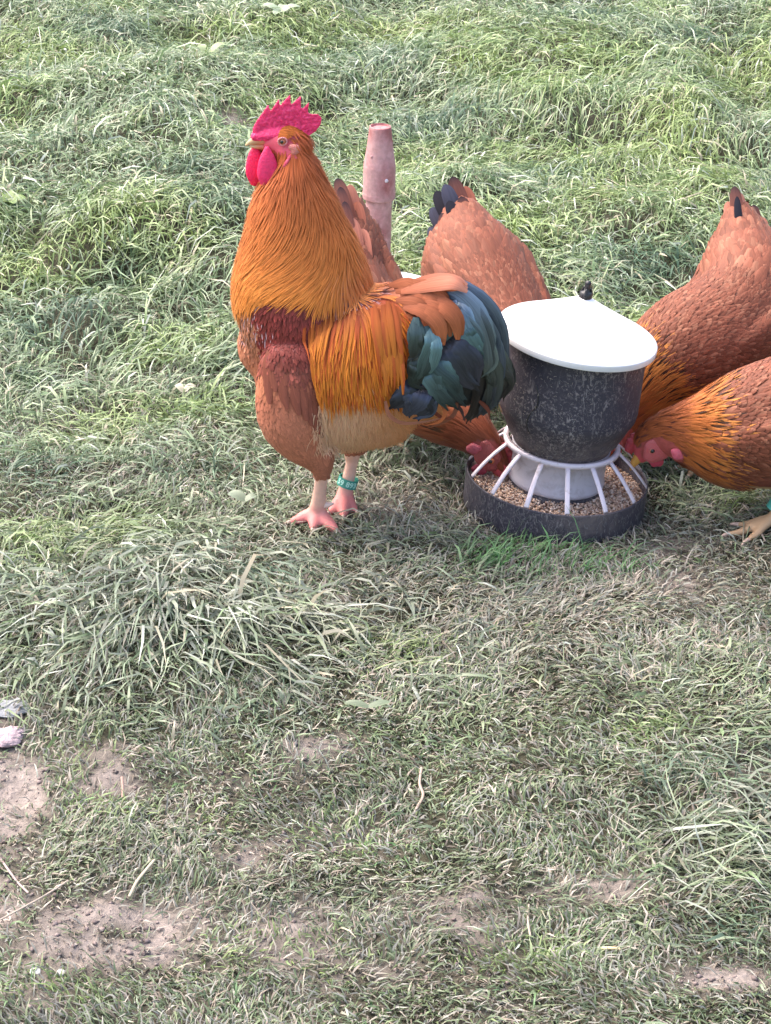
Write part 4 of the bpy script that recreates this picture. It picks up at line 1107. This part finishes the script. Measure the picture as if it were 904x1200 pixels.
    if band is not None:
        leg_band(band[0], band[1], .0125, root, band[2])
    return root

DK = srgb(46, 44, 54); BR = srgb(178, 110, 88); PK = srgb(200, 134, 114); BL = srgb(86, 88, 108)
# hen behind the rooster, head in the tray
build_hen('hen behind the rooster with its neck under his tail and head in the tray',
    [(588, 553, 2.99, 10, 9), (580, 536, 2.99, 17, 14), (556, 508, 3.01, 27, 22), (522, 480, 3.06, 40, 34), (480, 440, 3.15, 56, 54), (430, 390, 3.22, 56, 60), (405, 335, 3.28, 44, 50), (407, 285, 3.33, 30, 34), (408, 250, 3.37, 17, 16), (405, 236, 3.39, 9, 8)],
    None, 31, (0.25, -0.1, -1), 1,
    [(412, 262, 395, 209, 3.37, 9, BR, DK), (420, 272, 410, 216, 3.38, 9, BR, PK), (404, 262, 388, 222, 3.38, 8, BR, BR), (415, 275, 399, 219, 3.35, 8, BR, DK), (424, 290, 418, 236, 3.36, 9, BR, BR),
     (414, 290, 404, 236, 3.33, 8, BR, DK), (422, 305, 412, 255, 3.32, 10, BR, PK), (408, 300, 396, 250, 3.33, 9, BR, BR), (430, 312, 424, 268, 3.32, 9, BR, PK)],
    [(-0.055, 3.22, -0.055, 3.20, math.radians(-70)), (0.0, 3.21, 0.0, 3.20, math.radians(-60))], (.09, .16), (0.06, 3.2), tone=.84)
# hen in the centre, tail up, head behind the feeder
build_hen('hen behind the feeder showing only its back and raised grey black tail',
    [(640, 500, 3.11, 11, 10), (634, 478, 3.13, 18, 15), (624, 452, 3.17, 28, 24), (606, 415, 3.24, 46, 42), (583, 375, 3.32, 56, 56), (564, 335, 3.39, 58, 56), (549, 295, 3.45, 49, 46), (543, 265, 3.49, 31, 24), (540, 250, 3.52, 16, 12)],
    None, 47, (0.1, -0.25, -1), 1,
    [(553, 275, 530, 207, 3.54, 11, BR, DK), (562, 280, 545, 218, 3.55, 10, BR, BR), (535, 270, 511, 224, 3.55, 10, DK, DK), (528, 285, 506, 243, 3.54, 9, DK, BL), (520, 300, 503, 266, 3.53, 8, DK, BL),
     (545, 270, 521, 216, 3.52, 10, DK, BL), (556, 290, 540, 230, 3.50, 10, BR, DK), (548, 285, 526, 235, 3.49, 9, DK, DK), (566, 300, 553, 246, 3.50, 10, BR, BR), (538, 290, 517, 250, 3.49, 9, BR, DK),
     (560, 300, 543, 248, 3.47, 9, BR, DK), (550, 305, 532, 256, 3.46, 9, BR, DK), (530, 305, 511, 268, 3.48, 9, DK, BL), (570, 318, 560, 268, 3.46, 10, BR, PK), (545, 318, 526, 272, 3.45, 10, BR, BR), (560, 325, 546, 276, 3.44, 10, BR, BR), (522, 312, 506, 284, 3.47, 8, BR, BR)],
    [(.13, 3.34, .13, 3.32, math.radians(-70)), (.185, 3.35, .19, 3.33, math.radians(-60))], (.08, .11), (.2, 3.35), tone=.98)
# rear right hen
build_hen('hen behind the right of the feeder with golden black streaked neck and raised tail',
    [(700, 545, 3.09, 10, 9), (712, 522, 3.10, 17, 14), (732, 492, 3.13, 34, 30), (765, 445, 3.16, 55, 50), (808, 413, 3.18, 68, 64), (850, 392, 3.21, 70, 66), (876, 350, 3.26, 60, 56), (874, 305, 3.32, 46, 42), (870, 268, 3.36, 25, 20), (868, 252, 3.38, 14, 10)],
    None, 63, (-0.3, -0.2, -1), 1,
    [(868, 275, 861, 218, 3.40, 8, BR, DK), (872, 280, 868, 226, 3.40, 8, PK, PK), (880, 285, 884, 240, 3.41, 9, BR, DK), (862, 280, 853, 236, 3.40, 8, BR, PK), (868, 285, 864, 230, 3.37, 5, DK, DK), (860, 290, 848, 252, 3.39, 8, PK, PK),
     (878, 292, 874, 246, 3.37, 5, BR, DK), (888, 300, 893, 254, 3.40, 10, BR, PK), (866, 300, 858, 258, 3.35, 9, BR, PK), (880, 305, 882, 262, 3.35, 9, BR, PK), (896, 320, 903, 275, 3.38, 10, BR, PK), (872, 318, 868, 276, 3.33, 10, BR, PK), (856, 312, 846, 276, 3.35, 9, BR, PK), (890, 325, 892, 284, 3.33, 10, BR, BR)],
    [(.50, 3.18, .50, 3.14, math.radians(-120)), (.58, 3.2, .58, 3.17, math.radians(-110))], (.085, .165), (.52, 3.2), tone=1.0)
# front right hen, pecking at the rim
fy = G(870, 624).y
ax = G(905, 612).x
build_hen('front hen at the right edge pecking over the tray rim with green leg band',
    [(752, 534, 2.975, 10, 9), (759, 522, 2.975, 21, 16), (778, 511, 2.965, 28, 19), (803, 509, 2.955, 40, 31), (850, 508, 2.945, 62, 58), (905, 500, 2.94, 75, 72), (970, 488, 2.94, 84, 78), (1035, 465, 2.95, 74, 66), (1085, 425, 2.96, 50, 42), (1115, 385, 2.97, 28, 20), (1128, 362, 2.97, 14, 10)],
    None, 79, (-0.56, -0.08, -0.83), 1,
    [(1112, 400, 1130, 330, 2.97, 11, BR, DK), (1120, 400, 1145, 340, 2.97, 11, BR, BR), (1105, 400, 1118, 335, 2.96, 10, BR, PK), (1125, 410, 1155, 360, 2.97, 10, BR, BR), (1098, 405, 1108, 350, 2.96, 11, BR, PK)],
    [(ax + .030, fy - .0, ax - .004, fy + .01, math.radians(188)), (ax + .13, 3.0, ax + .12, 3.02, math.radians(175))], (.085, .128), (ax + .06, 2.94),
    band=(Vector((ax - .001, fy + .008, .040)), Vector((.55, .0, 1)), '8'))

# ================================================================== FEEDER
def lathe(profile, n=64, M=Matrix.Identity(4), closed=False):
    V = []; F = []
    for r, z in profile:
        for k in range(n):
            a = 2 * math.pi * k / n; V.append(M @ Vector((r * math.cos(a), r * math.sin(a), z)))
    m = len(profile)
    rng = range(m) if closed else range(m - 1)
    for i in rng:
        j = (i + 1) % m
        for k in range(n): F.append((i * n + k, i * n + (k + 1) % n, j * n + (k + 1) % n, j * n + k))
    return V, F
def feeder():
    origin = Vector((FEED_X, FEED_Y, -.012))
    root = empty('poultry_feeder', origin, 'tilted black hopper feeder with white conical lid over a round ribbed feed tray', 'feeder')
    MT = Matrix.Translation(origin) @ Matrix.Rotation(math.radians(5.0), 4, 'Y')
    m = mpp(origin + Vector((0, 0, .1)))
    RT = 107.5 * m; HT = .055
    def add(name, V, F, mat, dirt=None, parent=None, smooth=True):
        me = mesh_py(name, V, F)
        if dirt is not None: add_col(me, np.array(dirt))
        if parent is None: return link_mesh(name, me, mat, root, smooth)
        o = link_mesh(name, me, mat, None, smooth); o.parent = parent; o.matrix_parent_inverse = Matrix.Identity(4); return o
    prof = [(0.0, .004), (RT * .97, .004), (RT * .985, 0), (RT, .003), (RT * 1.0, HT * .5), (RT * 1.0, HT - .002), (RT * .998, HT), (RT * .985, HT), (RT * .975, HT - .003), (RT * .965, .012), (RT * .7, .010), (0.0, .010)]
    V, F = lathe(prof, 72, MT)
    add('tray', V, F, M_BLACKP, [(.8, .12 + .6 * max(0, math.cos(2 * math.pi * k / 72 - math.radians(-72))) ** 14 * (z > .02), 0) for r, z in prof for k in range(72)])
    # upper part leans a little more than the tray
    zoff = origin.z
    MU = MT @ Matrix.Translation((0.0, 0, .05)) @ Matrix.Rotation(math.radians(1.6), 4, 'Y') @ Matrix.Translation((-.0015, 0, -.05))
    zof = lambda cy: P(650, cy, FEED_Y).z - zoff
    zr = zof(516)
    rN = 57 * m
    cone = [(rN * 1.12, .012), (rN * 1.10, .022), (rN * .98, .04), (rN * .93, .055)]
    V, F = lathe(cone, 48, MU); add('inner_cone', V, F, M_BLACKP, [(1, .4, 1)] * len(V))
    zb = zof(560)
    col = [(rN * .97, zb - .002), (rN * 1.0, zb), (rN * 1.005, zb + .006), (rN * .985, zb + .012), (rN * .985, zr - .014), (rN * 1.01, zr - .012), (rN * 1.03, zr - .002), (rN * .96, zr - .002), (rN * .94, zb + .002)]
    V, F = lathe(col, 56, MU, closed=True); collar = add('collar', V, F, M_COLLAR)
    # rib grille: ring and twenty spokes to the tray rim
    rR = 66 * m; hw = .0036
    ring = [(rR - hw, zr - .005), (rR + hw, zr - .005), (rR + hw * 1.1, zr), (rR + hw * .6, zr + .0025), (rR - hw, zr + .002)]
    V, F = lathe(ring, 64, MU, closed=True); add('grille_ring', V, F, M_RIB)
    nr = 14
    for k in range(nr):
        a = 2 * math.pi * k / nr + math.radians(-90 + 2)
        c, s = math.cos(a), math.sin(a); pth = []
        for t in np.linspace(0, 1, 6):
            r = rR * (1 - t) + (RT * .985) * t
            p0 = MU @ Vector((rR * c, rR * s, zr - .002)); p1 = MT @ Vector((RT * .985 * c, RT * .985 * s, HT + .002))
            p = p0.lerp(p1, t); p.z += .004 * math.sin(math.pi * t); pth.append(p)
        tang = Vector((-s, c, 0)); V = []; F = []
        for p in pth:
            for sx, sz in ((-1, -1), (1, -1), (1, .6), (.5, 1), (-.5, 1), (-1, .6)): V.append(p + tang * .0036 * sx + Vector((0, 0, .0018 * sz)))
        for i in range(5):
            for j in range(6): F.append((i * 6 + j, i * 6 + (j + 1) % 6, i * 6 + 6 + (j + 1) % 6, i * 6 + 6 + j))
        F += [(5, 4, 3, 2, 1, 0), tuple(30 + j for j in range(6))]
        add('grille_rib', V, F, M_RIB)
    # hopper
    zw, zt = zof(474), zof(395); rW, rTop = 81.5 * m, 79.5 * m
    hp = [(rN * .9, zr - .012), (rN * .98, zr - .008), (rN * 1.02, zr), (rN * 1.05, zr + .006), (rN * 1.15, zr + .014), (rW * .93, zw - .016), (rW * .985, zw - .005), (rW, zw + .006), (rW * .995, zw + .02), (rTop, zt - .01), (rTop, zt + .006)]
    V, F = lathe(hp, 72, MU)
    rr = random.Random(3); dirt = []
    for r, z in hp:
        d = 1.6 if z < zr + .02 else (1.25 if z < zw else .8)
        for k in range(72):
            a = 2 * math.pi * k / 72; d2 = d * (.85 + .45 * math.cos(a - math.radians(-50))); dirt.append((min(d2, 1), (.85 if z < zr + .012 else .55 if z < zr + .02 else .18 if z < zw else .05) * (.7 + .5 * math.cos(a - math.radians(-50))), 0))
    # subdivide the hopper wall and dent it slightly so that it is not a perfect lathe form
    me = mesh_py('hopper', V, F); add_col(me, np.minimum(np.array(dirt), 1.0))
    hop = link_mesh('hopper', me, M_BLACKP, root)
    # scored line on the wall
    S = []
    for (x, y) in ((629, 452), (631, 462), (630, 475), (624, 482), (619, 490), (618, 500), (621, 508)):
        pc = MU @ Vector((0, 0, 0)); o_ = Vector((0, 0, CAM_H)); a_, b_, c_ = ray(x, y); d = Vector((a_, b_, c_)).normalized()
        hit = BVH_of_raw(V, F).ray_cast(o_, d)
        if hit[0] is not None: S.append(hit[0] + hit[1] * .0003 if hit[1].y < 0 else hit[0] - hit[1] * .0003)
    if len(S) > 3:
        v, f, _ = tube([(*q, .0011, .0011) for q in S], n=24, seg=6); me = mesh_py('scored_line', v, f); o = link_mesh('scored_line', me, M_KNOB, None); o.parent = hop; o.matrix_parent_inverse = Matrix.Identity(4)
    # lid
    zl = zof(389); rL = 92.5 * m; apex = zof(347)
    lid = [(rL * .98, zl - .009), (rL * .998, zl - .009), (rL * 1.0, zl - .0085), (rL * 1.0, zl - .001), (rL * .998, zl), (rL * .985, zl + .001), (rL * .97, zl + .002), (rL * .6, zl + (apex - zl) * .42), (rL * .3, zl + (apex - zl) * .74), (rL * .12, apex - .003), (rL * .08, apex - .001), (rL * .05, apex), (.0001, apex)]
    MU = MU @ Matrix.Translation((-.003, 0, zl)) @ Matrix.Rotation(math.radians(2.2), 4, 'Y') @ Matrix.Translation((0, 0, -zl))
    V, F = lathe(lid, 80, MU); add('lid', V, F, M_LID)
    under = [(rL * .97, zl - .010), (rL * .95, zl - .003), (rTop * .9, zl - .002), (.001, zl + .002)]
    V, F = lathe(under, 64, MU); add('lid_underside', V, F, M_LID)
    # knob: fluted base, stem and loop
    kb = []
    for r, z in ((.0062, -.003), (.0068, 0), (.0066, .008), (.0050, .0095), (.003, .010), (.0028, .016), (.0032, .0195), (.0034, .022), (.0024, .0245), (.0002, .0255)): kb.append((r * 1.25, apex - .001 + z * 1.05))
    V, F = lathe(kb, 20, MU)
    V = [MU @ (lambda q: Vector((q.x * (1 + .13 * (k % 5 == 0)), q.y * (1 + .13 * (k % 5 == 0)), q.z)))(MU.inverted() @ Vector(v_)) for k, v_ in enumerate(V)]
    kn = add('knob', V, F, M_KNOB)
    for ang in (0.3, 2.4, 4.5):
        p0 = MU @ Vector((.0085 * math.cos(ang), .0085 * math.sin(ang), apex + .004)); p1 = MU @ Vector((.006 * math.cos(ang), .006 * math.sin(ang), apex + .013))
        v, f, _ = tube([(*p0, .0028, .002), (*p1, .0018, .0014)], n=5, seg=8); add('knob_lug', v, f, M_KNOB, parent=kn)
    # feed: heaped kernels
    r = np.random.default_rng(9); n = 5200
    rad = np.sqrt(r.random(n) * ((RT * .955) ** 2 - (rN * .98) ** 2) + (rN * .98) ** 2); a = r.random(n) * 2 * np.pi
    zz = .0345 + .004 * vnoise(rad * np.cos(a), rad * np.sin(a), .03, 71) + .005 * r.random(n) + .004 * np.cos(a + 2.6)
    oct_v = np.array([(1, 0, 0), (0, 1, 0), (-1, 0, 0), (0, -1, 0), (0, 0, 1), (0, 0, -1)], float)
    oct_f = np.array([(0, 1, 4), (1, 2, 4), (2, 3, 4), (3, 0, 4), (1, 0, 5), (2, 1, 5), (3, 2, 5), (0, 3, 5)])
    sc = np.stack([.0034 * (.7 + .6 * r.random(n)), .0023 * (.7 + .6 * r.random(n)), .0019 * (.7 + .6 * r.random(n))], 1)
    pv = oct_v[None] * sc[:, None, :]
    th = r.random(n) * np.pi * 2; ph = r.normal(0, .5, n)
    c, s = np.cos(th)[:, None], np.sin(th)[:, None]
    z1 = pv[..., 2] + pv[..., 0] * np.sin(ph)[:, None]; x1 = pv[..., 0] * c - pv[..., 1] * s; y1 = pv[..., 0] * s + pv[..., 1] * c
    loc = np.stack([x1 + (rad * np.cos(a))[:, None], y1 + (rad * np.sin(a))[:, None], z1 + zz[:, None]], -1).reshape(-1, 3)
    Rm = np.array(MT.to_3x3()); loc = loc @ Rm.T + np.array(MT.translation)
    fc = (oct_f[None] + (np.arange(n) * 6)[:, None, None]).reshape(-1, 3)
    pal = np.array([srgb(212, 184, 164), srgb(190, 158, 138), srgb(226, 206, 190), srgb(164, 132, 114), srgb(216, 184, 156)])
    kc = pal[r.integers(0, 5, n)] * (.85 + .3 * r.random(n))[:, None]
    me = mesh_quads('grain', loc, fc, np.repeat(kc, 6, 0)); 
    g = link_mesh('grain', me, M_GRAIN, None, smooth=False, kind='stuff'); g.parent = root; g.matrix_parent_inverse = Matrix.Translation(origin).inverted()
    disc = [(rN, .0342), (RT * .96, .0342)]
    V, F = lathe(disc, 48, MT); add('grain_bed', V, F, M_BED)
    # flecks of dry grass stuck to the wet plastic
    ct_V, ct_Q, ct_C = [], [], []
    def fleck(p, nrm, L, w, ang, c):
        t1 = Vector((0, 0, 1)).cross(nrm).normalized(); t2 = nrm.cross(t1); d = t1 * math.cos(ang) + t2 * math.sin(ang); e = nrm.cross(d)
        o = len(ct_V); bend = random.uniform(-.3, .3) * L
        for s_, t in ((0, 0), (.5, 1), (1, 0)):
            q = p + d * L * (s_ - .5) + e * bend * t + nrm * (.0005 + .0006 * random.random())
            ct_V.append(q - e * w * .5); ct_V.append(q + e * w * .5); ct_C.extend([c, c])
        ct_Q.extend([(o, o + 1, o + 3, o + 2), (o + 2, o + 3, o + 5, o + 4)])
    random.seed(5)
    for k in range(1500):
        a = random.uniform(-math.pi, 0.0) if random.random() < .9 else random.uniform(0, math.pi)
        z = zr + (zt - zr) * (random.random() ** 1.8)
        wgt = .35 + .65 * (math.cos(a + .9) * .5 + .5)
        if random.random() > wgt: continue
        rr_ = np.interp(z, [q[1] for q in hp], [q[0] for q in hp]) + .0004
        slope = -.9 if z < zw - .006 and z > zr + .006 else 0
        p = MU @ Vector((rr_ * math.cos(a), rr_ * math.sin(a), z)); nn_ = (MU.to_3x3() @ Vector((math.cos(a), math.sin(a), slope))).normalized()
        fleck(p, nn_, random.uniform(.0015, .005), random.uniform(.0004, .0008), random.uniform(0, math.pi), jit(random.choice([srgb(168, 158, 148), srgb(130, 124, 124), srgb(150, 148, 146)]), .15))
    for k in range(420):
        a = random.uniform(-math.pi, 0); z = random.uniform(.004, HT - .002)
        p = MT @ Vector(((RT + .0003) * math.cos(a), (RT + .0003) * math.sin(a), z)); nn_ = (MT.to_3x3() @ Vector((math.cos(a), math.sin(a), 0))).normalized()
        fleck(p, nn_, random.uniform(.003, .010), random.uniform(.0006, .0015), random.uniform(.9, 2.4), jit(srgb(134, 130, 132), .2))
    me = mesh_quads('stuck_debris', np.array([tuple(v_) for v_ in ct_V]), np.array(ct_Q), np.array(ct_C))
    dobj = link_mesh('stuck_debris', me, M_FLUFF, root, kind='stuff')
def BVH_of_raw(V, F): return BVHTree.FromPolygons([tuple(v) for v in V], [tuple(f) for f in F])
M_GRAIN = attr_mat('grain_kernels', rough=0.7, spec=0.2)
M_BED = simple_mat('grain_dust', tuple(srgb(150, 122, 100)), 0.9, 0.1)
feeder()

# ================================================================== POST AND TUB
def post():
    base = G(441, 372); Yp = base.y
    root = empty('marker_post', base, 'weathered pink tube post with a wider screwed collar and tapered top behind the rooster', 'post')
    top = P(446, 148, Yp); m = mpp(top); bot = Vector((base.x - .0, Yp, -.02)); ax = (top - bot)
    def at(py): 
        p = P(441 + (372 - py) * 5 / 224.0, py, Yp); return p
    M = Matrix.Translation(bot) @ ax.to_track_quat('Z', 'Y').to_matrix().to_4x4()
    zz = lambda py: (at(py) - bot).length
    r1 = 15.6 * m
    V, F = lathe([(r1, 0), (r1 * 1.0, zz(300)), (r1 * .99, zz(232)), (r1 * .98, zz(226))], 36, M); link_mesh('tube', mesh_py('tube', V, F), M_POST, root)
    V, F = lathe([(r1 * .9, zz(232)), (r1 * 1.21, zz(232)), (r1 * 1.25, zz(231)), (r1 * 1.26, zz(226)), (r1 * 1.24, zz(224)), (r1 * 1.23, zz(194)), (r1 * 1.18, zz(189)), (r1 * 1.02, zz(175)), (r1 * .87, zz(155)), (r1 * .84, zz(150)), (r1 * .8, zz(148)), (r1 * .72, zz(147.6)), (r1 * .7, zz(150)), (.001, zz(150))], 96, M)
    cap = link_mesh('collar', mesh_py('collar', V, F), M_POST, root, smooth=False)
    for (px, py, mat, rr) in ((453, 212, M_RIB, .0035), (436, 184, M_POST, .0028)):
        c = P(px, py, Yp); b = BVH_of_raw(V, F); o_ = Vector((0, 0, CAM_H)); d = (c - o_).normalized(); hit = b.ray_cast(o_, d)
        if hit[0] is not None:
            link = link_mesh('screw', mesh_py('screw', *ball(hit[0], rr, (1, .6, 1), 12, 8)), mat, root)
post()
def tub():
    c = G(441, 348); Yc = 3.53; root = empty('white_tub', (c.x, Yc, 0), 'white round plastic tub behind the rooster with only its rim showing', 'tub')
    M = Matrix.Translation((c.x, Yc, 0)); R = .118
    ztop = P(441, 317, Yc + R).z
    ztop = max(.03, ztop)
    prof = [(0.001, .004), (R * .86, .004), (R * .88, .0), (R * .97, ztop - .012), (R * 1.0, ztop - .012), (R * 1.04, ztop - .009), (R * 1.045, ztop - .002), (R * 1.02, ztop), (R * .97, ztop - .001), (R * .95, ztop - .008), (R * .85, .010), (.001, .010)]
    V, F = lathe(prof, 56, M); link_mesh('shell', mesh_py('shell', V, F), M_LID, root)
    print('tub', Yc, ztop)
tub()

# ================================================================== LITTER AND WEEDS
M_STRAW = attr_mat('dry_stalk', rough=0.6, spec=0.3)
def stalk(name, pts, rpx, c, label, cat):
    P3 = []
    for i, (px, py) in enumerate(pts):
        g = G(px, py); z = float(terrain(g.x, g.y)) + .008 + .002 * (i % 2); g = G(px, py, z); P3.append((g.x, g.y, z, rpx * mpp(g), rpx * mpp(g) * .7))
    v, f, _ = tube(P3, depth=(0, 0, 1), n=18, seg=8); me = mesh_py(name, v, f); add_col(me, np.ones((len(v), 3)) * c)
    tag(link_mesh(name, me, M_STRAW), label, cat)
stalk('dry_stalk', [(152, 1050), (160, 1034), (170, 1021), (181, 1008)], 2.0, srgb(176, 166, 144), 'short straight pale stalk lying diagonally near the bottom left', 'stalk')
stalk('twig', [(0, 1078), (28, 1063), (55, 1048), (80, 1032)], 1.4, srgb(160, 148, 136), 'long thin pale twig crossing the bare soil at the left edge', 'twig')
stalk('dry_stalk', [(494, 900), (492, 918), (496, 932), (488, 948)], 1.7, srgb(170, 152, 138), 'thin bent dry stalk standing out from the middle grass', 'stalk')
stalk('straw_stub', [(707, 1111), (716, 1111), (726, 1112)], 2.4, srgb(222, 196, 150), 'short thick buff straw stub near the bottom right', 'straw')
stalk('twig', [(0, 1005), (12, 1022), (22, 1035), (33, 1046)], 1.5, srgb(166, 148, 144), 'thin curved pale twig on bare soil by the left edge', 'twig')
stalk('dry_stalk', [(502, 568), (520, 561), (538, 563)], 1.6, srgb(164, 152, 138), 'thin dry stalk touching the left side of the tray', 'stalk')
stalk('dry_stalk', [(872, 592), (883, 606), (889, 618), (897, 634)], 1.1, srgb(176, 162, 150), 'fine dry stalk leaning across the banded yellow foot', 'stalk')
stalk('dry_stalk', [(620, 1060), (619, 1080), (622, 1098)], 1.4, srgb(164, 152, 138), 'upright thin straw in short grass at the bottom centre', 'stalk')
stalk('dry_stalk', [(143, 911), (144, 922), (144, 934)], 1.6, srgb(170, 140, 128), 'short pinkish stalk on the bare patch left of centre', 'stalk')

def clod(px, py, r, c, label, sq=.5, seed=1):
    g = G(px, py); z = float(terrain(g.x, g.y)); m = mpp(g); V, F = ball((g.x, g.y, z + r * m * sq * .5), r * m, (1, 1, sq), 22, 14)
    V2 = []
    for v in V:
        n_ = mnoise.noise(v * 60 + Vector((seed, 0, 0))) + .5 * mnoise.noise(v * 170); d = v - Vector((g.x, g.y, z)); V2.append(Vector((g.x, g.y, z)) + d * (1 + .45 * n_))
    me = mesh_py('stone', V2, F); add_col(me, np.ones((len(V2), 3)) * c); tag(link_mesh('stone', me, M_SOILP, smooth=False), label, 'stone')
M_SOILP = attr_mat('chalky_stone', rough=0.9, spec=0.2, bump_scale=200, bump_s=0.8, bump_d=.003)
clod(10, 868, 22, srgb(176, 156, 160), 'pale pinkish lump of dried mud at the left edge', .3, 1)
clod(42, 1154, 7, srgb(196, 194, 190), 'bright white stone by the bottom left tuft', .45, 2)
clod(73, 1155, 5, srgb(206, 202, 196), 'small white stone beside the brighter white one', .5, 3)
clod(16, 840, 19, srgb(140, 142, 146), 'flat bluish grey stone above the pale mud lump', .2, 5)

def broadleaf(px, py, leaves, label, c, name='weed'):
    g = G(px, py); z0 = float(terrain(g.x, g.y)); root = empty(name, (g.x, g.y, z0), label, 'weed')
    for ang, L, w, tilt in leaves:
        d = Vector((math.cos(ang), math.sin(ang), 0)); ct = Coat(0)
        pts = [Vector((g.x, g.y, z0 + .022)) + d * (L * t) + Vector((0, 0, L * tilt * math.sin(t * 2.2))) for t in np.linspace(0, 1, 7)]
        ct.add(pts, [Vector((0, -.15, 1)).normalized()] * 7, w, 'round', jit(c * .8, .1), jit(c * 1.1, .1), 1.05, .8, -.25, random.random())
        link_mesh('leaf', ct.mesh('leaf'), M_GRASS, root)
broadleaf(288, 602, [(2.6, .030, .020, .2), (0.4, .018, .013, .3)], 'pale round leaved weed in the turf left of the rooster feet', srgb(132, 146, 122))
broadleaf(14, 266, [(0.2, .032, .022, .2), (1.9, .034, .024, .3), (3.6, .03, .02, .2), (5.2, .03, .018, .2)], 'bright green broad leaved weed near the upper left edge', srgb(128, 152, 84))
broadleaf(330, 42, [(0.3, .05, .024, .3), (2.8, .055, .026, .3), (4.4, .045, .024, .2), (1.4, .04, .024, .3)], 'pale broad leaved weed in far grass above the comb', srgb(176, 192, 160))
broadleaf(245, 100, [(0.5, .05, .02, .5), (2.2, .045, .022, .4), (3.9, .05, .024, .2), (5.4, .04, .02, .2)], 'rosette weed in far grass up left of the comb', srgb(166, 182, 132))
broadleaf(432, 852, [(2.9, .03, .012, .1), (0.3, .028, .011, .1)], 'two flat narrow leaves beside the brown hole', srgb(120, 134, 108))
broadleaf(215, 455, [(0.4, .022, .014, .4), (2.4, .02, .013, .4)], 'small cream flower head in grass left of the rooster', srgb(222, 216, 190))
print('built')
